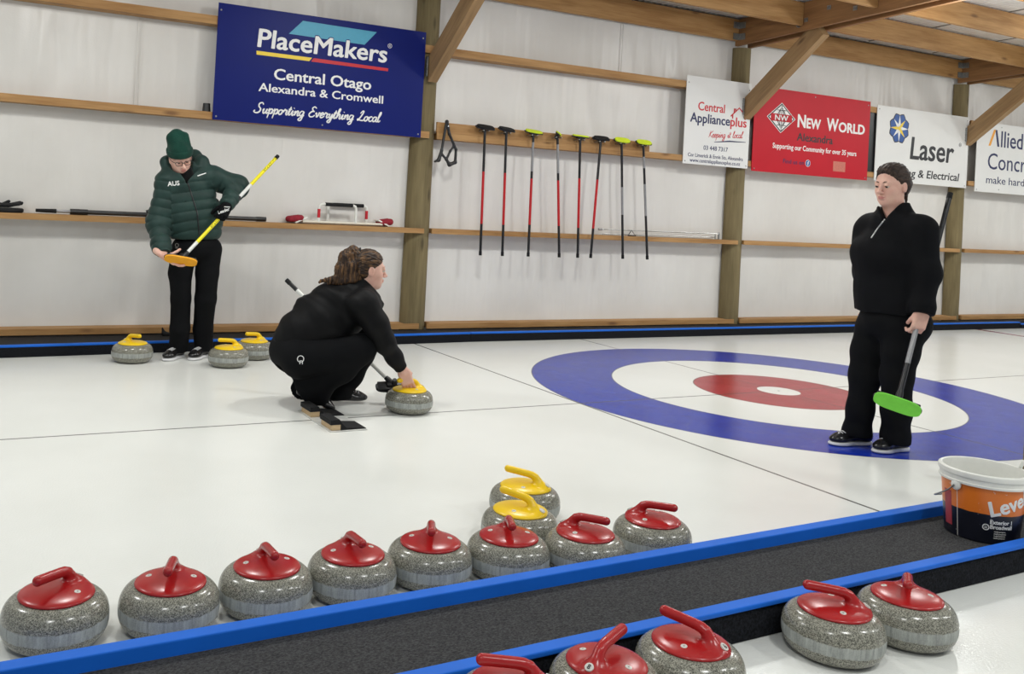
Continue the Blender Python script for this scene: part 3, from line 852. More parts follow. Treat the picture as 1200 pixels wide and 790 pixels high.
# ---- red sign
s, B = sign('sponsor_sign', 2.400, 4.318, 1.792, 2.742, M['sign_red'], 'red sponsor sign with white lettering and a black and white diamond emblem')
screws(s, 1.918, .95, [(.02, .95), (.98, .95), (.02, .03), (.98, .03), (.5, .96)])
cx, cz = 2.822, 2.417
def rdia(k):
    out = []
    for a in range(4):
        t = a * PI / 2
        for d in (-.12, 0, .12):
            r = k * (1 if d == 0 else .9)
            out.append((cx + 1.32 * r * math.cos(t + d), cz + r * math.sin(t + d)))
    return out
flat(s, B, rdia(.172), M['ink_white'], 'emblem', -.0042); flat(s, B, rdia(.163), M['ink_black'], 'emblem', -.0050); flat(s, B, rdia(.146), M['ink_white'], 'emblem', -.0058)
b = MB()
for k in (-.085, -.045, 0, .045, .085):
    b.tube([(cx - B[0] + k * (.35 + .65 * (1 - abs(t))), -.0072, cz - B[2] + t * (.140 - abs(k) * .65)) for t in (-1, -.6, -.2, .2, .6, 1)], .0042, 6)
for k in (-.085, .085): b.tube([(cx - B[0] - .07, -.0072, cz - B[2] + k), (cx - B[0] + .07, -.0072, cz - B[2] + k)], .004, 6)
b.build('globe_lines', M['ink_black'], s)
flat(s, B, [(cx - .168, cz - .042), (cx + .168, cz - .042), (cx + .168, cz + .042), (cx - .168, cz + .042)], M['sign_red'], 'emblem', -.0080)
lettering('NW', cx - .105, cx + .105, cz - .030, .060, M['ink_white'], s, -.0094, .022, base=B)
lettering('N', 3.087, 3.222, 2.338, .145, M['ink_white'], s, bold=.030, base=B)
lettering('EW', 3.236, 3.470, 2.338, .112, M['ink_white'], s, bold=.036, base=B)
lettering('W', 3.570, 3.770, 2.338, .145, M['ink_white'], s, bold=.030, base=B)
lettering('ORLD', 3.775, 4.235, 2.338, .112, M['ink_white'], s, bold=.036, base=B)
lettering('Alexandra', 3.089, 3.688, 2.182, .090, M['ink_black'], s, bold=.018, base=B)
lettering('Supporting our Community for over 35 years', 2.709, 4.107, 2.070, .058, M['ink_white'], s, bold=.018, base=B)
lettering('Find us on', 2.887, 3.226, 1.908, .050, M['navy_ink'], s, bold=.008, base=B)
flat(s, B, circ(3.290, 1.932, .040), M['ink_white'], 'icon'); flat(s, B, circ(3.290, 1.932, .035), M['mid_blue_ink'], 'icon', -.0052)
lettering('f', 3.278, 3.304, 1.908, .046, M['ink_white'], s, -.0064, .03, base=B)
flat(s, B, [(3.715, 1.868), (3.925, 1.868), (3.925, 1.985), (3.715, 1.985)], M['salmon_ink'], 'picture')
# ---- black board showing between the red and the star sign
b = MB(); b.box(4.24, 4.62, 2.640, 2.656, 1.902, 2.618, .002)
tag(b.build('backing_board', M['black_plastic']), 'black board showing in the gap between the red sign and the white star sign', 'board')
# ---- white star sign
s, B = sign('sponsor_sign', 4.448, 6.240, 1.800, 2.718, M['sign_white'], 'white sponsor sign with a blue starburst emblem, behind the dark haired standing person')
screws(s, 1.79, .918, [(.02, .95), (.98, .95), (.98, .03), (.02, .03)])
cx, cz = 4.862, 2.465
def burst(r0, r1, n=8, rx=1., off=0.):
    out = []
    for k in range(n * 4):
        a = 2 * PI * k / (n * 4) + off
        r = r0 + (r1 - r0) * (.5 + .5 * math.cos(n * a - n * off))
        out.append((cx + r * rx * math.sin(a), cz + r * math.cos(a)))
    return out
flat(s, B, burst(.165, .195, 8, 1.0, PI / 8), M['ink_black'], 'emblem'); flat(s, B, burst(.152, .182, 8, 1.0, PI / 8), M['mid_blue_ink'], 'emblem', -.0052)
for k in range(8):
    a = k * PI / 4; L = .165 if k % 2 == 0 else .150; w = .022
    d = Vector((math.sin(a), math.cos(a))); n_ = Vector((d.y, -d.x)); c = Vector((cx, cz))
    flat(s, B, [tuple(c), tuple(c + d * .045 + n_ * w), tuple(c + d * L), tuple(c + d * .045 - n_ * w)], M['yellow_ink'] if k in (1, 3, 6) else M['ink_white'], 'star_ray', -.0064)
flat(s, B, circ(cx, cz, .026), M['yellow_ink'], 'star_centre', -.0078)
lettering('Laser', 5.090, 5.955, 2.108, .275, M['ink_black'], s, bold=.018, shear=.08, base=B)
flat(s, B, band(6.073, 2.350, .020, .025), M['ink_black']); lettering('R', 6.063, 6.083, 2.338, .024, M['ink_black'], s, base=B)
lettering('Plumbing & Electrical', 4.560, 6.085, 1.882, .098, M['ink_black'], s, bold=.014, shear=.12, base=B)
# ---- white sign cut off by the right edge
s, B = sign('sponsor_sign', 6.420, 8.330, 1.770, 2.690, M['sign_white'], 'white sponsor sign with thin navy lettering cut off by the right edge')
screws(s, 1.91, .92, [(.02, .95), (.98, .95), (.98, .03), (.02, .03), (.27, .05), (.27, .95)])
flat(s, B, [(6.668, 2.386), (6.712, 2.386), (6.815, 2.604), (6.770, 2.604)], M['orange_ink'], 'slash')
flat(s, B, [(6.800, 2.604), (6.842, 2.604), (6.905, 2.386), (6.860, 2.386)], M['navy_ink'], 'slash')
lettering('llied', 6.935, 7.420, 2.386, .215, M['navy_ink'], s, bold=.008, base=B)
lettering('Concrete', 6.672, 7.930, 2.080, .215, M['navy_ink'], s, bold=-.006, base=B)
lettering('make hard', 6.655, 7.500, 1.890, .100, M['navy_ink'], s, bold=-.006, base=B)

# ================================================================== BROOM RACK AND BROOMS
r = empty('broom_rack', (-1.59, 2.64, 1.9005), 0, 'plain pine board with pegs on the wall holding the row of brooms', 'rack')
b = MB(); b.box(0, 2.53, -.008, .012, 0, .096, .002); b.build('board', M['timber'], r)
spots = [(-1.108, -1.085, 'k', 'red', .65), (-.870, -.850, 'k', 'red', .55), (-.560, -.545, 'lime', 'sred', .45), (-.275, -.190, 'lime', 'sred', .6), (.000, .045, 'lime', 'red', .15), (.255, .195, 'k', 'red', .7), (.522, .615, 'lime', 'grey', .85), (.806, .925, 'lime', 'sgrey', .8)]
blabel = ['hanging broom with a bare black head and red shaft middle, leftmost on the rack', 'hanging broom with a bare black head and red shaft middle, second from left', 'hanging broom with a lime pad, silver top and red shaft middle, third from left',
          'hanging broom with a small lime pad seen end on, fourth from left', 'hanging broom with a thin lime pad edge and red shaft middle, fifth from left', 'hanging broom with a bare black head and tilted shaft, sixth from left',
          'hanging broom with a broad lime pad and mostly black shaft, second from right', 'hanging broom with a broad lime pad and silver grey shaft, rightmost on the rack']
def shaft_segments(b, p0, p1, r, cuts):
    """cuts: list of (t0, t1, material index) along p0 -> p1"""
    p0, p1 = Vector(p0), Vector(p1)
    for t0, t1, mi in cuts: b.tube([p0.lerp(p1, t0), p0.lerp(p1, t1)], r, 14, mi=mi)
SHAFT_M = [M['black_paint'], M['red_shaft'], M['grey_shaft'], M['white_shaft'], M['yellow_shaft']]
CUTS = {'red': [(0, .33, 0), (.33, .75, 1), (.75, 1, 0)], 'sred': [(0, .06, 0), (.06, .30, 2), (.30, .36, 0), (.36, .74, 1), (.74, 1, 0)],
        'grey': [(0, .38, 0), (.38, .62, 2), (.62, 1, 0)], 'sgrey': [(0, .10, 0), (.10, .20, 2), (.20, .34, 0), (.34, .62, 2), (.62, 1, 0)]}
def broom_head(parent, pad, M4, length=.185):
    """head: plate along local X, pad on its +Z side, ferrule on the -Z side"""
    b = MB(); w_ = .036 if length > .2 else .024; b.box(-length / 2, length / 2, -w_, w_, -.008, .004, .005)
    b.box(-.05, .05, -.017, .017, -.020, -.006, .005)
    for sx in (-1, 1): b.lathe([(0, -.006), (.022, -.006), (.022, .003), (0, .003)], 20, Matrix.Translation((sx * (length / 2 - .008), 0, 0)))
    h = b.build('head', M['black_plastic'], parent, 40); h.matrix_local = M4
    b = MB(); b.lathe([(0, -.05), (.014, -.05), (.019, -.022), (.0185, -.008), (0, -.008)], 16); b.build('ferrule', M['black_plastic'], h, 40)
    b = MB(); L = length / 2 + (.010 if length > .2 else 0)
    out = [(L * math.copysign(abs(math.cos(t)) ** .55, math.cos(t)), (.041 if length > .2 else .032) * math.copysign(abs(math.sin(t)) ** .7, math.sin(t))) for t in [2 * PI * k / 40 for k in range(40)]]
    b.prism(out, .013 if pad else .010, Matrix.Translation((0, 0, .004)))
    p = b.build('pad', pad or M['black_rubber'], h); md = p.modifiers.new('round', 'BEVEL'); md.width = .004; md.segments = 2
    if pad: p['label'] = 'lime yellow pad' if pad is M['lime_pad'] else 'coloured pad'
    return h
for i, (xt, xb, pad, cut, tilt) in enumerate(spots):
    root = empty('curling_broom', (xt, 2.575, 1.955), 0, blabel[i], 'broom', 'brooms hanging on the rack')
    top, bot = Vector((0, 0, 0)), Vector((xb - xt, -.015 * (i % 2), .785 - 1.955))
    b = MB(); shaft_segments(b, top, bot, .0125, CUTS[cut]); b.build('shaft', SHAFT_M, root, 40)
    b = MB(); d = (bot - top).normalized(); b.tube([bot - d * .035, bot + d * .004], .0145, 14); b.build('end_cap', M['black_rubber'], root, 40)
    yawz = {3: .9, 1: .15, 5: -.2}.get(i, 0.)
    m = Matrix.Translation((0, -.004, .026)) @ Matrix.Rotation(yawz, 4, 'Z') @ Matrix.Rotation(tilt, 4, 'X') @ Matrix.Rotation(.06 if i < 4 else .03, 4, 'Y')
    broom_head(root, M['lime_pad'] if pad == 'lime' else None, m, .19 if i != 5 else .17)
    b = MB()
    for sx in (-1, 1):
        b.tube([(xt + 1.59 + sx * .030, -.006, .045), (xt + 1.59 + sx * .030, -.095, .052)], .005, 8)
        b_ = b; b = MB(); b_.build('peg', M['steel'], r, 40)
# ---- black frame hanging at the left end of the rack
s = SDF(); P = lambda x, z, y=0: np.array([x, y, z])
t = P(-.01, .0)
for a, b_, ra, rb in ((P(.005, .05), P(.035, -.06), .016, .013), (P(.0, .05), P(-.035, -.22), .012, .012), (P(-.035, -.22), P(-.06, -.31), .014, .018), (P(.035, -.06), P(.115, -.20), .013, .012), (P(.115, -.20), P(.115, -.32), .012, .014),
                      (P(.115, -.32), P(.055, -.345), .016, .018), (P(.055, -.345), P(.02, -.30), .018, .012), (P(.02, -.30), P(.055, -.22), .011, .011), (P(.055, -.22), P(.09, -.17), .010, .010), (P(.02, -.30), P(-.035, -.25), .011, .012), (P(-.06, -.31), P(-.10, -.325), .014, .010)):
    s.cone(a, b_, ra, rb, .012)
o = s.build('harness', M['black_plastic'], None, .004); o.location = (-1.515, 2.592, 1.955)
tag(o, 'black plastic looped frame hanging at the left end of the broom rack', 'frame')
b = MB(); b.tube([(.085, -.006, .055), (.085, -.07, .062)], .006, 8); b.build('peg', M['steel'], r, 40)

# ================================================================== THINGS ON THE SHELF RAILS
zs = 1.0105
b = MB(); b.lathe([(0, 0), (.105, 0), (.115, .008), (.115, .026), (.105, .034), (0, .034)], 36, Matrix.Diagonal((1, .55, 1, 1)))
tag(b.build('slider_disc', M['black_rubber'], None, 40, (-5.19, 2.705, zs)), 'flat black rubber slider lying on the shelf rail at the left edge', 'slider')
s = SDF(); s.ell((0, 0, .018), (.06, .035, .017))
for a, L, zz in ((.5, .085, .03), (.15, .095, .026), (-.15, .09, .02), (-.45, .075, .016)):
    s.cone((.03, .02 * a, .018), (.03 + L * math.cos(a * .5), .05 * a, zz + .012), .0135, .011, .008)
s.cone((-.01, .03, .02), (.035, .055, .045), .014, .012, .01); s.cone((-.05, 0, .018), (-.10, 0, .02), .026, .024, .015)
o = s.build('glove', M['black_rubber'], None, .003); o.location = (-5.215, 2.700, zs + .037)
tag(o, 'black glove lying on the rubber slider at the left edge', 'glove')
p = empty('telescopic_pole', (-4.06, 2.715, zs + .0235), 0, 'long dark grey telescopic pole lying on the shelf rail behind the green jacketed person', 'pole')
b = MB(); b.tube([(-.62, 0, 0), (.90, 0, .0)], .018, 16); b.build('outer_tube', plain('dark_grey_tube', srgb(62, 62, 62), .35, .3), p, 40)
b = MB(); b.tube([(-.80, 0, 0), (-.62, 0, 0)], .012, 14); b.build('inner_tube', M['grey_shaft'], p, 40)
b = MB(); b.tube([(-.93, 0, 0), (-.78, 0, 0)], [.013, .017], 14); b.build('grip', M['black_rubber'], p, 40)
b = MB(); b.tube([(-.68, 0, 0), (-.55, 0, 0)], .0225, 16); b.build('collar', M['black_plastic'], p, 40)
b = MB(); b.tube([(.82, 0, 0), (.905, 0, 0)], .0205, 16); b.build('end_cap', M['black_plastic'], p, 40)
b = MB(); b.tube([(-.10, -.0, .024), (-.02, -.004, .045), (.04, 0, .058)], [.012, .015, .012], 10); b.tube([(.02, 0, .02), (.03, 0, .05)], .010, 10); b.build('clip', M['black_plastic'], p, 40)
# white pipe carrier with red cloth ends
p = empty('pipe_carrier', (-2.46, 2.705, zs), 0, 'white plastic pipe carrying frame with red cloth ends on the shelf rail', 'frame')
b = MB(); z0 = .020
for y in (-.045, .045): b.tube([(-.38, y, z0), (.38, y, z0)], .011, 12)
for x in (-.21, .23): b.tube([(x, -.045, z0), (x, .045, z0)], .0115, 12)
b.build('base_rail', M['cream_plastic'], p, 40)
for y, xa, xb in ((-.045, -.235, .115), (.045, -.115, .260)):
    b = MB(); b.tube([(xa, y, z0), (xa, y, .150), (xa + .008, y, .168), (xa + .03, y, .178), (xb - .03, y, .178), (xb - .008, y, .168), (xb, y, .150), (xb, y, z0)], .0125, 12)
    b.build('hoop', M['white_plastic'], p, 40)
    b = MB(); b.tube([(xa + .055, y, .178), (xb - .035, y, .178)], .0165, 14); b.build('foam_grip', M['black_rubber'], p, 40)
    b = MB(); b.tube([(xa if y < 0 else xb, y, .06), (xa if y < 0 else xb, y, .135)], .0134, 12); b.build('red_tape', M['red_ink'], p, 40)
for sx, x in ((-1, -.43), (1, .43)):
    b = MB(); b.box(-.02, .10, -.055, .055, -.010, .004, .004, mat=Matrix.Translation((x - .05 * 0, 0, .018)) @ Matrix.Rotation(0 if sx < 0 else PI, 4, 'Z') @ Matrix.Rotation(-.45, 4, 'Y')); b.build('end_plate', M['white_plastic'], p, 40)
    s = SDF(); s.cone((x - .055, -.03, .036), (x + .035, -.03, .046), .026, .030, .02); s.cone((x - .055, .03, .036), (x + .035, .03, .046), .026, .030, .02)
    s.build('cloth_head', M['red_cloth'], p, .005)
# thin metal measuring bar
p = empty('measuring_bar', (1.23, 2.705, zs), 0, 'thin steel measuring bar standing on the shelf rail below the hanging brooms', 'measure')
b = MB(); b.tube([(-.82, 0, .058), (.82, 0, .062)], .0055, 8); b.build('long_rod', M['steel'], p, 40)
b = MB(); b.tube([(-.76, .03, .010), (.80, .03, .022)], .005, 8); b.build('lower_rod', M['steel'], p, 40)
b = MB(); b.tube([(.82, 0, .075), (.82, 0, .002)], .010, 10); b.tube([(.77, .0, .05), (.77, 0, .002)], .006, 8); b.build('foot', M['steel'], p, 40)
b = MB(); b.tube([(-.46, -.01, .004), (-.41, 0, .062), (-.36, -.01, .004), (-.46, -.01, .004)], .005, 8); b.build('stand', M['black_plastic'], p, 40)
b = MB(); b.tube([(-.84, 0, .057), (-.80, 0, .058)], .012, 10); b.build('pointer', M['steel'], p, 40)
b = MB(); b.lathe([(0, 0), (.034, 0), (.029, .068), (.025, .070), (0, .070)], 24)
tag(b.build('cup', M['black_plastic'], None, 40, (-3.728, 2.680, 1.9005)), 'small black cup upside down on the rail left of the blue sign', 'cup')

# ================================================================== HACK (foot blocks in the ice)
M['hack_wood'] = wood_mat('pale_block_wood', srgb(190, 160, 120), srgb(212, 186, 146), srgb(150, 110, 80))
h = empty('curling_hack', (-3.60, -.03, 0), 0, 'black rubber foot hack on wooden blocks set in the ice under the crouching person', 'hack')
b = MB(); b.box(-.12, .10, -.255, .255, .0005, .004, .001); b.build('base_plate', plain('frosted_plate', srgb(196, 196, 192), .4), h)
for y in (-.155, .155):
    b = MB(); b.box(-.105, -.052, y - .078, y + .078, .004, .034, .002); b.build('wood_block', M['hack_wood'], h)
    b = MB(); b.prism([(-.112, .0345), (-.112, .060), (-.060, .062), (-.045, .040), (-.02, .016), (.10, .008), (.10, .0045), (-.050, .0045), (-.050, .0345)], .160, Matrix.Translation((0, y + .080, 0)) @ Matrix.Rotation(PI / 2, 4, 'X'))
    b.build('rubber_foothold', M['black_rubber'], h)

# ================================================================== BUCKET AND NEAR POST
BK = Vector((-1.84, -2.645, .0585))
k = empty('bucket', BK, 0, 'orange and black paint bucket with white rim standing on the carpet walkway', 'bucket'); k.scale = (1, 1, 1.06)
def pail_mat():
    t = NT('printed_pail'); tc = t.n('ShaderNodeTexCoord'); sx = t.n('ShaderNodeSeparateXYZ', i_0=tc.outputs['Object'])
    z = sx.outputs[2]; ang = t.math('ARCTAN2', sx.outputs[1], sx.outputs[0])
    wob = t.math('MULTIPLY', t.noise(tc.outputs['Object'], 30, 2), .004)
    top = t.math('GREATER_THAN', t.math('ADD', z, wob), .112)
    c = t.mix(top, srgb(16, 18, 30), srgb(222, 116, 34))
    seam = t.math('LESS_THAN', t.math('ABSOLUTE', t.math('SUBTRACT', ang, math.radians(174) - 2 * PI * 0)), .012)
    c = t.mix(t.math('MULTIPLY', seam, .8), c, srgb(214, 208, 200))
    sp = t.ramp(t.noise(tc.outputs['Object'], 70, 3), .70, .73)
    c = t.mix(t.math('MULTIPLY', sp, .7), c, srgb(206, 204, 204))
    t.base(c); return t.set(.32)
b = MB(); b.lathe([(0, 0), (.128, 0), (.132, .004), (.1325, .012), (.152, .222), (.152, .236), (.148, .236), (.129, .012), (.126, .006), (0, .006)], 64)
b.build('pail', pail_mat(), k, 40)
b = MB(); b.lathe([(.1265, .0065), (.1300, .020), (.1470, .2355), (.1462, .2355), (.1285, .020), (.1250, .0075), (0, .0075), (0, .0065), (.1265, .0065)], 64); b.build('inner_wall', M['white_plastic'], k, 40)['label'] = 'white inside of the bucket'
b = MB(); b.lathe([(.1525, .206), (.1605, .207), (.1615, .214), (.1570, .217), (.1570, .232), (.1625, .235), (.1640, .246), (.1625, .252), (.155, .256), (.149, .254), (.1470, .246), (.1455, .226), (.1475, .226), (.1525, .230), (.1525, .206)], 64)
b.build('rim', M['white_plastic'], k, 40)
A0 = math.radians(174)
b = MB(); b.lathe([(0, -.002), (.020, -.002), (.020, .005), (.012, .010), (0, .011)], 20, Matrix.Translation((.153 * math.cos(A0), .153 * math.sin(A0), .197)) @ Matrix.Rotation(A0, 4, 'Z') @ Matrix.Rotation(PI / 2, 4, 'Y'))
b.build('handle_lug', M['white_plastic'], k, 40)
A1 = A0 - PI
b = MB(); pts = []
for i in range(25):                                           # wire bail hanging down the back
    t = i / 24; a = A0 - PI * t; rr = .166 + .006 * math.sin(PI * t)
    pts.append((rr * math.cos(a), rr * math.sin(a), .197 - .095 * math.sin(PI * t) ** .7))
b.tube(pts, .0028, 8); b.build('wire_handle', M['steel'], k, 60)
def wrap(txt, ang, z, size, mat, bold, tilt=0., wx=1., name='lettering'):
    me = bold_mesh(txt, size, bold * size, 0, wx, 'CENTER', .0004)
    me.transform(Matrix.Rotation(tilt, 4, 'Z'))
    for v in me.vertices:
        zz = z + v.co.y; r_ = .1325 + (.152 - .1325) * (zz - .012) / .21 + .0012 + v.co.z
        a = ang + v.co.x / r_
        v.co = (r_ * math.cos(a), r_ * math.sin(a), zz)
    me.materials.append(mat)
    o = bpy.data.objects.new(name, me); C.objects.link(o); o.parent = k
wrap('Level', math.radians(254), .128, .080, M['ink_white'], .030, .30)
wrap('Exterior 1', math.radians(240), .078, .021, M['ink_white'], .03)
wrap('Broadwall', math.radians(240), .060, .021, M['ink_white'], .03)
for i in range(4): wrap('multi purpose', math.radians(238), .048 - i * .008, .0075, M['ink_white'], .0)
def patch(a0, a1, z0, z1, mat, name):
    b = bmesh.new(); n = 8; R = lambda z: .1325 + (.152 - .1325) * (z - .012) / .21 + .0008
    A = [[b.verts.new((R(z) * math.cos(a0 + (a1 - a0) * i / n), R(z) * math.sin(a0 + (a1 - a0) * i / n), z)) for i in range(n + 1)] for z in (z0, z1)]
    for i in range(n): b.faces.new((A[0][i], A[0][i + 1], A[1][i + 1], A[1][i]))
    m = MB(); m._add(b); o = m.build(name, mat, k); md = o.modifiers.new('thick', 'SOLIDIFY'); md.thickness = .0006
patch(math.radians(146), math.radians(163), .035, .165, plain('pink_label', srgb(170, 60, 70), .5), 'side_label')
wrap('O', math.radians(217), .052, .034, M['ink_white'], .0, name='round_seal'); wrap('=', math.radians(217), .055, .022, M['ink_white'], .0, name='round_seal')
# near post standing on the walkway
b = MB(); bb = bmesh.new(); rings = []
for i in range(12):
    rings.append([bb.verts.new((3.42 * i / 11, .085 * math.cos(2 * PI * q / 28), .085 * math.sin(2 * PI * q / 28))) for q in range(28)])
for A, Bq in zip(rings, rings[1:]):
    for q in range(28): bb.faces.new((A[q], A[(q + 1) % 28], Bq[(q + 1) % 28], Bq[q]))
bb.faces.new(rings[0]); bb.faces.new(rings[-1]); bmesh.ops.recalc_face_normals(bb, faces=bb.faces); b._add(bb)
o = b.build('timber_post', M['pole'], None, 50)
o.matrix_world = Matrix(((0, 1, 0, -1.325), (0, 0, 1, -2.600), (1, 0, 0, .0585), (0, 0, 0, 1)))
tag(o, 'round treated timber post on the walkway at the right edge beside the bucket', 'post')
s = SDF(); s.cone((0, 0, 0), (.010, -.002, .020), .007, .007, .006); s.cone((.010, -.002, .020), (.035, -.006, .026), .007, .007, .006); s.cone((.035, -.006, .026), (.060, -.01, .015), .007, .008, .006); s.rbox((.066, -.012, -.040), (.011, .009, .062), None, .006, .006)
o = s.build('hook_handle', M['white_plastic'], None, .003)
o.location = BK + Vector((.139, -.062, .277)) ; o.rotation_euler = (0, 0, -.5)
tag(o, 'white plastic handle hooked over the bucket rim beside the post', 'handle')
# small black flap on the ledge behind the green jacketed person
s = SDF(); s.cone((-.03, 0, .018), (.04, 0, .012), .016, .012, .02); s.cone((-.03, 0, .018), (-.045, .0, .062), .015, .007, .02)
o = s.build('rubber_flap', M['black_rubber'], None, .004); q = ony(197, 384, 2.55); o.location = (q.x, 2.55, .081)
tag(o, 'small black rubber piece on the ledge behind the green jacketed person', 'rubber piece')
# ================================================================== PEOPLE
def fabric(name, c, sheen=.25, rough=.85, bscale=500):
    t = NT(name); v = t.coord()
    t.base(t.mix(t.ramp(t.noise(v, 12, 3), .3, .7), dim(c, .8), dim(c, 1.2)))
    t.bump(t.noise(v, bscale, 2), .15, .002)
    return t.set(rough, 0, .18, sheen)
def skin_mat(name, c, blush):
    t = NT(name); v = t.coord()
    t.base(t.mix(t.ramp(t.noise(v, 26, 3), .35, .75), c, blush))
    t.b.inputs['Subsurface Weight'].default_value = .08
    t.b.inputs['Subsurface Radius'].default_value = (.01, .004, .002)
    return t.set(.5, 0, .4)
def hair_mat(name, c1, c2, scale, lo=.40, hi=.70):
    t = NT(name); v = t.coord(scale)
    f = t.noise(v, 1.0, 4, .6)
    t.base(t.mix(t.ramp(f, lo, hi), c1, c2)); t.bump(f, .6, .006)
    return t.set(.52, 0, .3)
M['skin'] = skin_mat('fair_skin', srgb(226, 184, 166), srgb(218, 164, 148))
M['lips'] = plain('lips', srgb(196, 128, 120), .45, 0, .05)
M['eye_white'] = plain('eye_white', srgb(196, 188, 180), .25, 0, .02)
M['iris'] = plain('dark_iris', srgb(50, 42, 38), .2, 0, .1)
M['brow'] = plain('dark_brow_hair', srgb(70, 50, 40), .7, 0, .1)
M['black_cloth'] = fabric('black_knit_cloth', srgb(8, 9, 13), 0.)
M['black_trouser'] = fabric('black_trouser_cloth', srgb(7, 8, 11), 0.)
M['black_jersey'] = fabric('black_smooth_jersey', srgb(7, 7, 9), .0, .62)
M['green_jacket'] = fabric('dark_green_nylon', srgb(37, 58, 54), .06, .5, 300)
M['green_knit'] = fabric('dark_green_rib_knit', srgb(22, 60, 50), .08, .9, 260)
M['gaiter'] = fabric('black_neck_warmer', srgb(10, 10, 12), .1, .9)
M['shoe_black'] = plain('black_shoe_leather', (.012, .012, .013), .22, 0, .2)
M['shoe_sole'] = plain('white_shoe_sole', srgb(216, 216, 218), .5, 0, .04)
M['silver'] = plain('silver_zip', srgb(190, 190, 190), .3, .8, .1)
M['hair_dark'] = hair_mat('dark_brown_hair', srgb(40, 30, 26), srgb(74, 56, 46), (16, 70, 70))
M['hair_light'] = hair_mat('highlighted_brown_hair', srgb(40, 27, 20), srgb(140, 102, 64), (75, 75, 9), .46, .76)
M['hair_swept'] = hair_mat('swept_brown_hair', srgb(40, 27, 20), srgb(132, 96, 60), (11, 75, 60), .46, .78)
M['lens'] = None
def lens_mat():
    t = NT('spectacle_lens'); t.base((1, 1, 1)); t.b.inputs['Transmission Weight'].default_value = 1.0; t.b.inputs['IOR'].default_value = 1.05
    f = t.noise(t.coord(), 5, 1); r = t.mix(f, (.0, .0, .0), (.02, .02, .02)); t.t.links.new(r, t.b.inputs['Roughness'])
    return t.m
M['lens'] = lens_mat()
NZ = lambda v: v / np.linalg.norm(v)
A3 = lambda *v: np.array(v, float)
UP = A3(0, 0, 1)
class Stand:
    """where a person stands: photo pixel + distance towards the camera (metres) from the standing spot -> world point"""
    def __init__(s, x, y):
        s.P0 = A3(x, y, 0); v = s.P0 - np.array(CAM); v[2] = 0
        s.D0 = np.linalg.norm(v); s.h = v / s.D0; s.T = -s.h; s.R = A3(s.h[1], -s.h[0], 0)
    def at(s, x, y, d=0.):
        r = np.array(ray(x, y)); return np.array(CAM) + r * ((s.D0 - d) / (r @ s.h))
    def fl(s, x, y, z=0.): return np.array(onz(x, y, z))
def folds(seed, amp, freq=9.0, n=7, axis=None):
    rng = np.random.RandomState(seed)
    K = rng.normal(size=(n, 3)); K /= np.linalg.norm(K, axis=1)[:, None]
    if axis is not None: K = K * .45 + np.asarray(axis) * 1.0
    K = K * freq * rng.uniform(.7, 2.4, (n, 1)); ph = rng.uniform(0, 6.28, n)
    W = rng.normal(size=(2, 3)) * 5
    def f(P):
        w = np.sin(P @ W[0] + 1) * .9 + np.sin(P @ W[1]) * .9
        s = np.zeros(len(P))
        for k, p in zip(K, ph):
            u = np.sin(P @ k + p + w); s += u * np.abs(u)
        return amp * s / n * 2.0
    return f
def head(s, c, F, U, sc=1.0):
    F = NZ(F); U = NZ(U - F * (U @ F)); S = np.cross(F, U); Rm = np.stack([S, F, U], 1)
    L = lambda x, y, z: c + (S * x + F * y + U * z) * sc
    r = lambda *v: np.array(v) * sc
    s.ell(L(0, -.012, .028), r(.074, .094, .088), Rm, .02)
    s.ell(L(0, .018, -.035), r(.061, .070, .085), Rm, .03)
    s.ell(L(0, .036, -.078), r(.047, .045, .036), Rm, .03)
    s.ell(L(0, .066, -.096), r(.020, .018, .018), Rm, .02)
    for e in (-1, 1): s.ell(L(e * .036, .050, -.032), r(.026, .024, .027), Rm, .02)
    s.cone(L(-.036, .079, .019), L(.036, .079, .019), .010 * sc, .010 * sc, .016)
    for e in (-1, 1): s.ell(L(e * .031, .096, .001), r(.018, .015, .011), Rm, .012, 's')
    s.cone(L(0, .088, .006), L(0, .110, -.030), .007 * sc, .0105 * sc, .012)
    s.ell(L(0, .111, -.033), r(.012, .011, .009), Rm, .006)
    for e in (-1, 1): s.ell(L(e * .011, .099, -.037), r(.008, .009, .007), Rm, .007)
    s.ell(L(0, .0925, -.059), r(.023, .009, .0062), Rm, .005)
    s.ell(L(0, .0905, -.070), r(.019, .010, .0070), Rm, .005)
    s.ell(L(0, .106, -.0645), r(.022, .012, .0014), Rm, .002, 's')
    for e in (-1, 1): s.ell(L(e * .0305, .0815, .0062), r(.0155, .0132, .0072), Rm, .004)
    for e in (-1, 1):
        s.ell(L(e * .077, -.010, -.010), r(.009, .019, .031), Rm, .010)
        s.ell(L(e * .087, -.006, -.006), r(.006, .010, .019), Rm, .006, 's')
    return L, Rm
def lips_fn(L, Rm, c, sc):
    def f(P):
        q = (P - c) @ Rm / sc
        m = (np.abs(q[:, 0]) < .0205 - np.abs(q[:, 2] + .064) * .9) & (q[:, 2] > -.0735) & (q[:, 2] < -.0560) & (q[:, 1] > .084)
        return np.where(m, 1, 0)
    return f
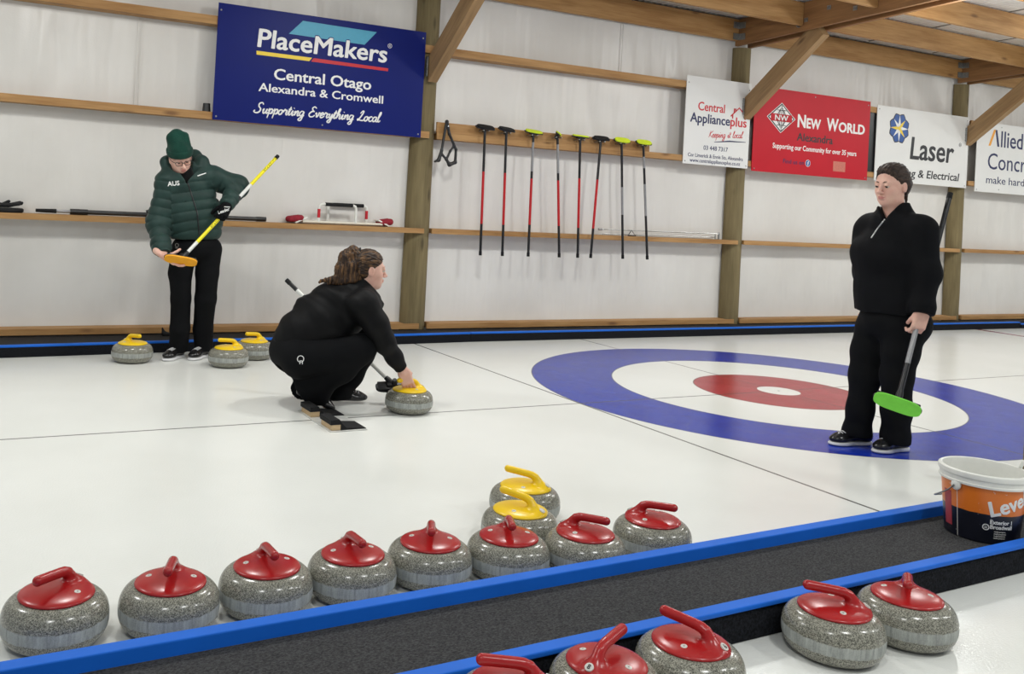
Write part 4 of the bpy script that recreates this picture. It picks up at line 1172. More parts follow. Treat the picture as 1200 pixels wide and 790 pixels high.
def face_parts(root, L, Rm, base, sc, brow=True, look=(0, -.3)):
    for e in (-1, 1):
        b = bmesh.new(); bmesh.ops.create_uvsphere(b, u_segments=20, v_segments=14, radius=.0118 * sc)
        g = Vector(Rm @ NZ(A3(look[0], 1, look[1])))
        for f in b.faces: f.material_index = 1 if f.calc_center_median().normalized().dot(g) > .74 else 0
        m = MB(); me = bpy.data.meshes.new('t'); b.to_mesh(me); b.free(); m.bm.from_mesh(me)
        m.build('eye', [M['eye_white'], M['iris']], root, 180, tuple(L(e * .0305, .0795, .001) - base))
        if brow:
            m = MB(); m.tube([tuple(L(e * x, y, z) - base) for x, y, z in ((.012, .0905, .0205), (.024, .0895, .0255), (.036, .083, .0255), (.046, .074, .020))], [.0022, .0032, .0028, .0012], 8)
            m.build('eyebrow', M['brow'], root, 180)
def finger(s, p, d0, ax, segs, curls, r0, r1):
    a = 0.; q = p; n = len(segs)
    for i, (l, c) in enumerate(zip(segs, curls)):
        a += math.radians(c); d = d0 * math.cos(a) + np.cross(ax, d0) * math.sin(a)
        e = q + d * l; ra = r0 + (r1 - r0) * i / n; rb = r0 + (r1 - r0) * (i + 1) / n
        s.cone(q, e, ra, rb, .006 if i == 0 else .003); q = e
def hand(s, wrist, fwd, pn, side, curls=(25, 35, 25), thumb=(.55, .6, .5), sc=.92, grow=0., tcurl=20, spread=.06):
    """fwd: wrist to knuckles; pn: where the palm faces; side: towards the thumb"""
    fwd = NZ(fwd); pn = NZ(pn - fwd * (pn @ fwd)); side = np.cross(fwd, pn) if np.cross(fwd, pn) @ side > 0 else -np.cross(fwd, pn)
    Rm = np.stack([fwd, side, pn], 1)
    W = lambda f, sd, p: wrist + (fwd * f + side * sd + pn * p) * sc
    s.cone(W(-.05, 0, 0), W(.02, 0, 0), .027 * sc + grow, .027 * sc + grow, .015, flat=(pn, .8))
    s.rbox(W(.052, 0, 0), A3(.048, .040, .0145) * sc + grow, Rm, .013 * sc + grow * .8, .012)
    s.ell(W(.035, .026, .010), A3(.034, .018, .017) * sc + grow, Rm, .012)
    ax = np.cross(fwd, pn)                      # bending about this axis takes fwd towards pn
    for i, (sd, Lf) in enumerate(((.030, .074), (.010, .083), (-.010, .077), (-.029, .060))):
        d0 = NZ(fwd + side * spread * (1.5 - i)); c = [curls[0] + i * 2, curls[1], curls[2]]
        finger(s, W(.092, sd, 0), d0, ax, [Lf * sc * .46, Lf * sc * .30, Lf * sc * .24], c, .0095 * sc + grow, .0072 * sc + grow)
    d0 = NZ(fwd * thumb[0] + side * thumb[1] + pn * thumb[2])
    finger(s, W(.022, .030, .006), d0, NZ(np.cross(d0, NZ(pn - side * .8))), [.045 * sc, .036 * sc, .028 * sc], (0, tcurl, tcurl), .0125 * sc + grow, .0088 * sc + grow)
def shoe(root, base, heel, toe, up=UP, length=.27, sc=1.0, sole=True, label=None):
    heel, toe = np.asarray(heel, float), np.asarray(toe, float)
    F = NZ(toe - heel); U = NZ(up - F * (up @ F)); S = np.cross(F, U); Rm = np.stack([F, S, U], 1)
    W = lambda f, sd, u: heel + (F * f + S * sd + U * u) * sc
    k = length / .27
    s = SDF()
    s.ell(W(.045 * k, 0, .045), A3(.047, .036, .040) * sc, Rm, .02)
    s.cone(W(.06 * k, 0, .055), W(.20 * k, 0, .040), .040 * sc, .036 * sc, .02, flat=(S, .9))
    s.ell(W(.205 * k, 0, .036), A3(.062, .044, .028) * sc, Rm, .02)
    s.cone(W(.045 * k, 0, .06), W(.050 * k, 0, .105), .040 * sc, .038 * sc, .02)
    s.plane(W(0, 0, .020), -U, .002)
    u = s.build('shoe', M['shoe_black'], root, .004, base)
    if label: u['label'] = label
    if sole:
        s = SDF(); o = []
        s.ell(W(.055 * k, 0, .013), A3(.058, .041, .020) * sc, Rm, .02); s.ell(W(.20 * k, 0, .010), A3(.074, .049, .018) * sc, Rm, .02)
        s.rbox(W(.12 * k, 0, .010), A3(.09, .036, .012) * sc, Rm, .008, .02)
        s.plane(W(0, 0, .001), -U, .001); s.plane(W(0, 0, .023), U, .003)
        so = s.build('sole', M['shoe_sole'], u, .004, base); so['label'] = 'white shoe sole'
    m = MB()
    for i in range(4):
        f = (.150 + i * .017) * k; z = .0845 - i * .0026
        m.tube([tuple(W(f, -.022, z - .006) - base), tuple(W(f + .004, 0, z + .0015) - base), tuple(W(f, .022, z - .006) - base)], .0028 * sc, 6)
    for sd in (-1, 1): m.tube([tuple(W(.122 * k, 0, .092) - base), tuple(W(.11 * k, sd * .018, .098) - base), tuple(W(.13 * k, sd * .034, .086) - base), tuple(W(.125 * k, sd * .008, .092) - base)], .0025 * sc, 6)
    m.build('laces', M['shoe_sole'], u, 180)
    return u
def limb(s, pts, k=.03, ripple=None, flat=None):
    for (a, ra), (b, rb) in zip(pts, pts[1:]): s.cone(a, b, ra, rb, k, ripple=ripple, flat=flat)
def surface(s, p, d, off=.0015, start=.4):
    """slide a point in along d until it meets the cloth, stop just off it"""
    p = np.atleast_2d(p) - d * start; t = np.zeros(len(p))
    for _ in range(80):
        e = s.eval(p + np.outer(t, d)); t += np.clip(e - off, -.01, .03) * .8
    return p + np.outer(t, d)
def cloth_text(s, txt, centre, right, up, d, size, mat, root, base, bold=.0, name='chest_lettering'):
    me = text_mesh(txt, size, bold * size, 0, 1., 'CENTER', 0.)
    bm2 = bmesh.new(); bm2.from_mesh(me); bmesh.ops.triangulate(bm2, faces=bm2.faces); bmesh.ops.subdivide_edges(bm2, edges=[e for e in bm2.edges if e.calc_length() > .008], cuts=1); bm2.to_mesh(me); bm2.free()
    P = np.array([centre + right * v.co.x + up * v.co.y for v in me.vertices])
    Q = surface(s, P, d) - base
    for v, q in zip(me.vertices, Q): v.co = q
    me.materials.append(mat); o = bpy.data.objects.new(name, me); C.objects.link(o); o.parent = root
    return o
def cloth_line(s, pts, d, r, mat, root, base, name, n=12):
    P = []
    for a, b in zip(pts, pts[1:]): P += [a + (b - a) * i / n for i in range(n)]
    P.append(pts[-1]); Q = surface(s, np.array(P), d, .0005) - base
    m = MB(); m.tube([tuple(q) for q in Q], r, 8); return m.build(name, mat, root, 180)
def broom(label, top, head_c, pad_long, pad_n, cuts, mats, pad, text=None):
    """a held broom: shaft from the head to the top end, head plate along pad_long with the pad facing pad_n"""
    top, head_c = Vector(top), Vector(head_c)
    root = empty('curling_broom', head_c, 0, label, 'broom')
    z = Vector(pad_n).normalized(); x = Vector(pad_long); x = (x - z * x.dot(z)).normalized(); y = z.cross(x)
    m4 = Matrix((x, y, z)).transposed().to_4x4()
    b = MB(); shaft_segments(b, (0, 0, 0) if False else tuple((top - head_c).normalized() * .018), top - head_c, .0135, cuts); b.build('shaft', mats, root, 40)
    d = (top - head_c).normalized()
    b = MB(); b.tube([(top - head_c) - d * .03, (top - head_c) + d * .004], [.0155, .0145], 14); b.build('end_cap', M['black_rubber'], root, 40)
    b = MB(); b.tube([d * .012, d * .055, d * .075], [.020, .018, .0142], 14); b.build('ferrule', M['black_plastic'], root, 40)
    hd = broom_head(root, pad, m4, .21)
    for c in hd.children:
        if c.name.startswith('pad'): c['label'] = {'lime': 'pad'}.get('x', ('bright green' if pad is M['green_pad'] else 'orange' if pad is M['orange_pad'] else 'black') + ' broom pad')
    if text:
        for txt, f0, size, mat in text:
            me = text_mesh(txt, size, .012 * size, 0, 1, 'LEFT', .0002)
            u = (-d).normalized() if text and True else d
            cdir = (Vector(CAM) - head_c).normalized(); cdir = (cdir - d * cdir.dot(d)).normalized(); v2 = cdir.cross(u) if cdir.cross(u).z < 9 else u
            for v in me.vertices:
                a = (v.co.y - size * .32) / .0137
                v.co = (top - head_c) * f0 + u * v.co.x + (cdir * math.cos(a) + v2 * math.sin(a)) * .0139
            me.materials.append(mat); o = bpy.data.objects.new('shaft_lettering', me); C.objects.link(o); o.parent = root
    return root

# ------------------------------------------------------------------ standing person in the black quarter zip top
def person_right():
    S = Stand(-.88, -1.42); at = S.at; base = S.P0
    root = empty('person', S.P0, 0, 'standing person in a black quarter zip top holding a broom with a green pad', 'person')
    Fb = A3(-1, 0, 0); Lf = A3(0, -1, 0)
    c_pel, c_w, c_ch = at(1045, 374), at(1044, 335), at(1044, 292)
    nb = at(1050, 250)
    sh_l, sh_r = at(1081, 269, .10), at(1020, 268, -.10)
    el_l, wr_l = at(1087, 320, .14), at(1082, 364, .20)
    el_r, wr_r = at(1016, 318, -.14), at(1030, 356, -.20)
    hipL, hipR = at(1060, 385, .06), at(1024, 383, -.08)
    knL, knR = at(1050, 448, .04), at(1012, 448, -.06)
    fR = (S.fl(1021, 520.5), S.fl(971, 521.5)); fL = (S.fl(1063, 527), S.fl(1024, 531))
    aR = fR[0] * .78 + fR[1] * .22 + UP * .10; aL = fL[0] * .76 + fL[1] * .24 + UP * .10
    hc = at(1044.5, 217, .02); hF = NZ(S.T * math.cos(.62) - S.R * math.sin(.62) - UP * .13); hU = NZ(UP + S.R * .02)
    # broom in the left hand
    grip = at(1079, 379, .215)
    btop, bhead = at(1113.5, 227, -.10), at(1051.5, 473, .36)
    bd = NZ(btop - bhead); grip = bhead + bd * ((grip - bhead) @ bd)
    b = SDF()
    L, Rm = head(b, hc, hF, hU, .98)
    b.cone(hc - UP * .065 - hF * .015, nb - UP * .03, .054, .060, .03)
    limb(b, [(c_pel, .14), (c_w, .13), (c_ch, .14)], .05, flat=(Fb, .72))
    b.cone(sh_l, sh_r, .05, .05, .05)
    limb(b, [(sh_l, .05), (el_l, .042), (wr_l, .027)]); limb(b, [(sh_r, .05), (el_r, .042), (wr_r, .030)])
    limb(b, [(hipL, .085), (knL, .055), (aL, .040)]); limb(b, [(hipR, .085), (knR, .055), (aR, .040)])
    for f, a in ((fL, aL), (fR, aR)): b.cone(a - UP * .03, f[0] * .3 + f[1] * .7 + UP * .038, .032, .022, .02)
    fw = NZ(-UP * .92 - S.R * .22 + S.T * .08)
    hand(b, wr_l - UP * .006, fw, NZ(S.h * .80 - S.R * .50), -S.R, (30, 52, 45), (.95, .12, .60), .98, tcurl=28)
    hand(b, wr_r, -UP, -Lf, Fb, (20, 30, 20))
    b.build('body', [M['skin'], M['lips']], root, .0036, base, lips_fn(L, Rm, hc, .98))
    face_parts(root, L, Rm, base, .98, True, (0, -.35))
    # sweater
    s = SDF()
    limb(s, [(at(1044, 368), .188), (at(1043, 345), .187), (at(1044, 318), .178), (at(1044, 292), .172), (at(1047, 270), .130)], .06, flat=(Fb, .74))
    s.ell(at(1034, 300, .03) + Fb * .03, A3(.080, .145, .090), None, .08)
    s.cone(sh_l, sh_r, .070, .070, .07); s.cone(at(1047, 258), at(1050, 249), .098, .072, .05)
    limb(s, [(sh_l, .079), (el_l, .066), (wr_l + (wr_l - el_l) * -.08, .055), (wr_l, .050)], .04)
    limb(s, [(sh_r, .080), (el_r, .070), (wr_r, .050)], .04)
    s.cone(at(1049, 254), at(1046.5, 241, .005), .074, .082, .03)            # funnel collar
    hem = at(1043, 366)
    s.add(lambda P: np.minimum((hem[2] - P[:, 2]), 9) - np.where(np.abs((P - c_pel) @ Lf) > .205, 9, 0) * 0, hem, 9, .006, 'i') if False else None
    fo = folds(5, .0065, 13, 7)
    s.disp = lambda P: fo(P)
    # open neck: hollow the collar and slit it at the front
    top = at(1046, 232); s.cone(at(1049, 252), top, .056, .074, .006, 's')
    nv = NZ(Fb * .80 + S.T * .55); lv = np.cross(UP, nv); va = at(1038, 259, .07)
    def wedge(P):
        q = P - va; v = q @ UP
        return np.maximum((np.abs(q @ lv) - np.clip(v, -.01, 1) * .62) * .85, -(q @ nv) - .13)
    s.add(wedge, at(1040, 245), .16, .005, 's')
    s.plane(at(1046, 239.5), NZ(UP * .97 - Lf * .20), .004)
    hz = hem[2]; wl = wr_l - (el_l - wr_l) * .10; wd = NZ(wr_l - el_l)
    def hemcut(P):
        arm = np.linalg.norm(P - (wr_l * .6 + el_l * .4), axis=1) < .20
        armx = ((P - wr_l) @ S.R > -.075) & ((P - wr_l) @ S.T > -.075) & arm
        return np.where(armx, (P - wl) @ wd, hz - P[:, 2])
    s.add(hemcut, hem, 9, .004, 'i')
    s.build('jumper', M['black_cloth'], root, .005, base)
    cloth_line(s, [at(1037, 257, .1), at(1029, 267, .1), at(1021, 279, .1)], S.h, .0042, M['silver'], root, base, 'zip')
    # trousers
    t = SDF()
    t.ell(at(1045, 374), A3(.145, .180, .13), None, .04); t.ell(at(1064, 380, .0), A3(.10, .13, .11), None, .06)
    limb(t, [(at(1060, 385, .06), .104), (at(1055, 412, .05), .093), (at(1051, 440, .04), .082), (at(1050.5, 480, .0), .078), (at(1049, 512, -.05), .074), (at(1049, 530, -.06), .072)], .04)
    limb(t, [(at(1023, 385, -.08), .100), (at(1017, 412, -.075), .088), (at(1013.5, 440, -.07), .082), (at(1008, 480, -.075), .070), (at(1004, 508, -.09), .074), (at(1003, 522, -.09), .076)], .04)
    t.plane(A3(0, 0, .052), -UP, .004); t.plane(at(1043, 352), UP, .01)
    f2 = folds(9, .0045, 9, 7, (0, 0, .25)); t.disp = f2
    t.build('trousers', M['black_trouser'], root, .005, base)
    shoe(root, base, fR[0], fR[1], length=np.linalg.norm(fR[1] - fR[0])); shoe(root, base, fL[0], fL[1], length=np.linalg.norm(fL[1] - fL[0]))
    # hair pulled back
    h = SDF(); q = lambda x, y, z: L(x, y, z)
    h.ell(q(0, -.020, .034), A3(.082, .101, .091) * .98, Rm, .01)
    h.ell(q(0, -.055, -.010), A3(.072, .058, .070), Rm, .03)
    h.ell(q(0, -.004, .086), A3(.062, .072, .036), Rm, .03)
    h.add(lambda P: (((P - hc) @ Rm) @ A3(0, .716, -.698)) + .0020 - .12 * np.abs(((P - hc) @ Rm)[:, 0] + .012), hc, 9, .006, 'i')
    h.ell(q(0, -.122, .000), A3(.042, .036, .046), Rm, .015)
    for a, e in (((.04, -.09, -.06), (.05, -.10, -.125)), ((-.02, -.10, -.06), (-.01, -.115, -.14)), ((.06, -.05, -.05), (.066, -.045, -.10))): h.cone(q(*a), q(*e), .012, .003, .012)
    fo2 = folds(4, .0030, 260, 6, Rm[:, 0] * 1.0 + Rm[:, 2] * .6); h.disp = fo2
    h.build('hair', M['hair_dark'], root, .0036, base)
    broom('curling broom with a bright green pad held by the standing person in black', btop, bhead, NZ(S.R * .95 - UP * .23), NZ(S.T * .93 - UP * .26 - S.R * .06),
          [(0, .17, 0), (.17, .50, 2), (.50, 1, 0)], SHAFT_M, M['green_pad'], [('LEADER', .60, .024, M['ink_white'])] if False else None)
person_right()

# ------------------------------------------------------------------ standing person in the green jacket
def bone_coord(bones):
    def f(P):
        best = np.full(len(P), 9.); s = np.zeros(len(P)); g = np.zeros(len(P), int)
        for i, (a, b, r, s0) in enumerate(bones):
            u = b - a; Ln = np.linalg.norm(u); u = u / Ln
            t = np.clip((P - a) @ u, 0, Ln); d = np.linalg.norm(P - a - np.outer(t, u), axis=1) - r
            m = d < best; best = np.where(m, d, best); s = np.where(m, s0 + (P - a) @ u, s); g = np.where(m, i, g)
        return s, g
    return f
def person_left():
    S = Stand(-3.93, 2.0); at = S.at; base = S.P0
    root = empty('person', S.P0, 0, 'standing person in a dark green puffer jacket and green beanie holding a yellow broom', 'person')
    Fb = NZ(S.T + S.R * .15); Sd = np.cross(UP, Fb)
    pel, waist, ch, nb = at(231, 287), at(229, 268), at(222, 232), at(216, 205)
    sh_r, sh_l = at(195, 214, .03), at(249, 208, -.02)
    el_r, wr_r = at(185, 261, .06), at(192, 297, .24)
    el_l, wr_l = at(279, 219, -.05), at(265, 241, .12)
    hR, hL = at(216, 295), at(245, 293)
    kR, kL = at(212, 350, .03), at(241, 350, 0)
    fR = (S.fl(213, 418), S.fl(193, 423.5)); fL = (S.fl(243, 417), S.fl(231, 420.5))
    fL = (fL[0], fL[0] + NZ(fL[1] - fL[0]) * .25)
    aR = fR[0] * .78 + fR[1] * .22 + UP * .10; aL = fL[0] * .76 + fL[1] * .24 + UP * .10
    hc = at(211.5, 184.5, .075); hF = NZ(S.T + S.R * .30 - UP * .50); hU = NZ(UP - S.R * .17 + S.T * .2)
    bhead, btop = at(212, 304, .33), at(325.5, 183, -.12); bd = NZ(btop - bhead)
    grip = bhead + bd * ((at(259, 254, .15) - bhead) @ bd)
    b = SDF(); L, Rm = head(b, hc, hF, hU, .98)
    b.cone(hc - UP * .06 - hF * .03, nb - UP * .04, .054, .058, .03)
    limb(b, [(pel, .13), (waist, .125), (ch, .135)], .05, flat=(Fb, .75)); b.cone(sh_r, sh_l, .045, .045, .05)
    limb(b, [(sh_r, .045), (el_r, .040), (wr_r, .028)]); limb(b, [(sh_l, .045), (el_l, .040), (wr_l, .028)])
    limb(b, [(hL, .08), (kL, .055), (aL, .04)]); limb(b, [(hR, .08), (kR, .055), (aR, .04)])
    for f, a in ((fL, aL), (fR, aR)): b.cone(a - UP * .03, f[0] * .3 + f[1] * .7 + UP * .038, .032, .022, .02)
    # right hand pinches the pad: fingers below it, thumb above
    fw = NZ(S.R * .78 - UP * .50 + S.T * .12)
    hand(b, at(190.5, 299.5, .27), fw, NZ(UP * .85 + S.R * .45 + S.h * .1), S.T, (8, 22, 18), (.75, .25, 1.0), 1.06)
    palm = grip + S.T * .034 + S.R * .004; wl = at(266.5, 241, .13); fwl = NZ(palm - wl)
    hand(b, wl + fwl * .0, fwl, NZ(S.h * .9 - S.R * .3), -S.R, (38, 62, 50), (.6, .4, .6), .9)
    b.build('body', [M['skin'], M['lips']], root, .0038, base, lips_fn(L, Rm, hc, .98))
    face_parts(root, L, Rm, base, .98, False, (0, -.5))
    # glove over the left hand
    g = SDF(); hand(g, wl, fwl, NZ(S.h * .9 - S.R * .3), -S.R, (38, 62, 50), (.6, .4, .6), .94, .0045)
    cu = NZ(el_l - wl); g.cone(wl + fwl * .01, wl + cu * .045, .036, .043, .01)
    g.build('glove', M['black_cloth'], root, .0036, base)
    cloth_line(g, [wl + fwl * .012 + S.T * .2 - S.R * .02, wl + fwl * .012 + S.T * .2 + S.R * .022], S.h, .0032, M['ink_white'], root, base, 'glove_mark', 5)
    cloth_text(g, 'Leader', wl + fwl * .062 + S.T * .2, NZ(S.R * .9 + UP * .36), NZ(UP * .9 - S.R * .36), S.h, .032, M['ink_white'], root, base, .02, 'glove_lettering')
    # puffer jacket
    j = SDF()
    limb(j, [(at(230, 272), .188), (at(228, 255), .182), (at(223, 235), .172), (at(220, 216), .138)], .06, flat=(Fb, .74))
    j.cone(sh_r, sh_l, .072, .072, .07)
    limb(j, [(sh_r, .082), (el_r, .078), (at(189, 288, .18), .064), (wr_r, .052)], .05)
    limb(j, [(sh_l, .085), (el_l, .080), (wr_l, .054)], .05)
    # collar and hood lying round the neck
    j.cone(at(217, 212, .03), at(214, 198, .04), .105, .088, .05)
    limb(j, [(at(197, 203, .02), .040), (at(195, 190, -.02), .040), (at(203, 186, -.10), .045), (at(228, 183, -.10), .048), (at(237, 190, -.02), .044), (at(236, 204, .03), .038)], .03)
    j.ell(hc - S.T * .0 + UP * .01 + hF * .03, A3(.088, .098, .120), Rm, .02, 's')
    j.cone(hc - UP * .02, at(218, 210, .06), .086, .046, .02, 's')
    nv = S.T; lv = S.R; va = at(218.5, 215, .1)
    def wedge(P):
        q = P - va
        return np.maximum((np.abs(q @ lv) - np.clip(q @ UP, -.01, 1) * .75) * .8, -(q @ nv) - .05)
    j.add(wedge, at(217, 203), .14, .006, 's')
    hem = at(228, 280.5)
    bones = [(at(231, 290), at(221, 214), .16, 0), (sh_r, el_r, .075, 0), (el_r, wr_r, .07, np.linalg.norm(el_r - sh_r)), (sh_l, el_l, .075, 0), (el_l, wr_l, .07, np.linalg.norm(el_l - sh_l))]
    bc = bone_coord(bones); fo = folds(21, .004, 14, 6)
    def quilt(P):
        s_, g_ = bc(P); x = (P - ch) @ Sd
        s_ = s_ + np.where(g_ == 0, np.where(P[:, 2] < waist[2] + .18, .12 * np.abs(x) * np.clip((waist[2] + .18 - P[:, 2]) / .2, 0, 1), 0), 0)
        pitch = np.where(g_ == 0, .070, .064)
        r = np.abs(np.sin(np.pi * s_ / pitch)) ** .5
        return .0095 * (r - .75) * np.clip((nb[2] + .0 - P[:, 2]) / .05, 0, 1) + fo(P)
    j.disp = quilt
    wdr, wdl = NZ(wr_r - el_r), NZ(wr_l - el_l)
    def cut(P):
        dr = np.linalg.norm(P - wr_r, axis=1) < .16; dl = np.linalg.norm(P - wr_l, axis=1) < .13
        dr &= (P - at(205, 290)) @ S.R < 0; dl &= (P - at(259, 240)) @ S.R > -.02
        return np.where(dr, (P - wr_r) @ wdr - .005, np.where(dl, (P - wr_l) @ wdl - .01, (hem - P) @ UP))
    j.add(cut, hem, 9, .006, 'i')
    j.build('jacket', M['green_jacket'], root, .0048, base)
    cloth_line(j, [at(219, 212, .3), at(224, 228, .3), at(231, 250, .3), at(234, 279, .3)], S.h, .0055, M['black_plastic'], root, base, 'zip')
    cloth_text(j, 'AUS', at(203, 217.5, .3), NZ(S.R + UP * .14), NZ(UP - S.R * .14), S.h, .046, M['ink_white'], root, base, .03)
    cloth_line(j, [at(231.5, 206, .3), at(241.5, 202.5, .3)], S.h, .0045, M['ink_white'], root, base, 'chest_mark', 8)
    g2 = SDF(); g2.cone(at(218, 216, .03), at(215, 201, .045), .085, .066, .02); g2.build('neck_warmer', M['gaiter'], root, .004, base)
    # trousers
    t = SDF(); t.ell(at(230, 290), A3(.170, .135, .12), np.stack([S.R, S.T, UP], 1), .05)
    limb(t, [(hR, .100), (at(211.5, 320, .02), .086), (kR, .074), (at(211, 385, .03), .072), (aR - UP * .06, .070)], .02)
    limb(t, [(hL, .100), (at(243, 320, 0), .088), (kL, .081), (at(238, 385, -.04), .075), (aL - UP * .06, .072)], .02)
    t.plane(A3(0, 0, .048), -UP, .004); t.plane(at(230, 276), UP, .01); t.disp = folds(31, .0042, 10, 7, (0, 0, .2))
    t.build('trousers', M['black_trouser'], root, .005, base)
    cloth_text(t, 'o', at(206, 293, .4), S.R, UP, S.h, .062, M['disc_dark'], root, base, .0, 'trouser_emblem')
    cloth_line(t, [at(204.6, 294, .4), at(207.4, 294.5, .4)], S.h, .004, M['disc_dark'], root, base, 'trouser_emblem', 4)
    shoe(root, base, fR[0], fR[1], length=np.linalg.norm(fR[1] - fR[0]), sc=1.0); shoe(root, base, fL[0], fL[1], length=.25)
    # beanie
    h = SDF(); h.ell(L(0, -.016, .062), A3(.086, .106, .098), Rm, .02)
    h.cone(L(.040, -.035, .150), L(-.040, -.025, .142), .046, .036, .04)
    h.ell(L(.010, -.040, .190), A3(.040, .034, .022), Rm, .03); h.ell(L(-.052, -.03, .168), A3(.018, .02, .016), Rm, .03)
    h.add(lambda P: .020 - ((P - hc) @ Rm)[:, 2] + ((P - hc) @ Rm)[:, 1] * .12, hc, 9, .006, 'i')
    bb = SDF(); bb.ell(L(0, -.014, .050), A3(.0965, .1165, .078), Rm, .01)
    zl = lambda P: ((P - hc) @ Rm)[:, 2] - ((P - hc) @ Rm)[:, 1] * .12
    bb.add(lambda P: np.maximum(.017 - zl(P), zl(P) - .070), hc, 9, .006, 'i')
    rib = lambda P: .0014 * np.sin(np.arctan2(((P - hc) @ Rm)[:, 0], ((P - hc) @ Rm)[:, 1]) * 64)
    h.disp = lambda P: rib(P) + .0022 * np.sin(P @ A3(60, 40, 50)); bb.disp = rib
    hb = h.build('beanie', M['green_knit'], root, .0036, base); bb.build('brim', M['green_knit'], hb, .0036, base)
    # glasses
    m = MB()
    for e in (-1, 1):
        pts = [L(e * (.0325 + .0245 * math.copysign(abs(math.cos(a)) ** .6, math.cos(a))), .104 - .010 * abs(math.cos(a)) * (1 if math.cos(a) > 0 else .1), -.002 + .0165 * math.copysign(abs(math.sin(a)) ** .7, math.sin(a))) - base for a in [2 * PI * k / 28 for k in range(29)]]
        m.tube([tuple(p) for p in pts], .0021, 8)
        m.tube([tuple(L(e * .057, .094, .004) - base), tuple(L(e * .079, .055, .006) - base), tuple(L(e * .083, -.010, .004) - base)], .0022, 8)
    m.tube([tuple(L(-.0085, .104, .002) - base), tuple(L(0, .107, .004) - base), tuple(L(.0085, .104, .002) - base)], .0022, 8)
    gl = m.build('glasses', M['black_plastic'], root, 180)
    for e in (-1, 1):
        m = MB(); rm = Matrix((Rm[:, 0], Rm[:, 2], -Rm[:, 1])).transposed().to_4x4(); rm.translation = Vector(L(e * .0325, .101, -.002) - base)
        m.prism([(.0235 * math.copysign(abs(math.cos(a)) ** .6, math.cos(a)), .0155 * math.copysign(abs(math.sin(a)) ** .7, math.sin(a))) for a in [2 * PI * k / 28 for k in range(28)]], .001, rm)
        m.build('lens', M['lens'], gl)
    broom('curling broom with an orange pad and yellow grip held by the green jacketed person', btop, bhead, NZ(S.R * .97 - UP * .20), NZ(S.T * .70 - UP * .66 - S.R * .05),
          [(0, .14, 3), (.14, .42, 4), (.42, .58, 0), (.58, .70, 3), (.70, 1, 4)], SHAFT_M, M['orange_pad'], [('HARDLINE', .985, .030, M['ink_black']), ('balance', .36, .020, M['ink_black'])] if False else [('BALANCE PLUS', .985, .024, M['ink_black']), ('BALANCE PLUS', .42, .022, M['ink_black'])])
person_left()

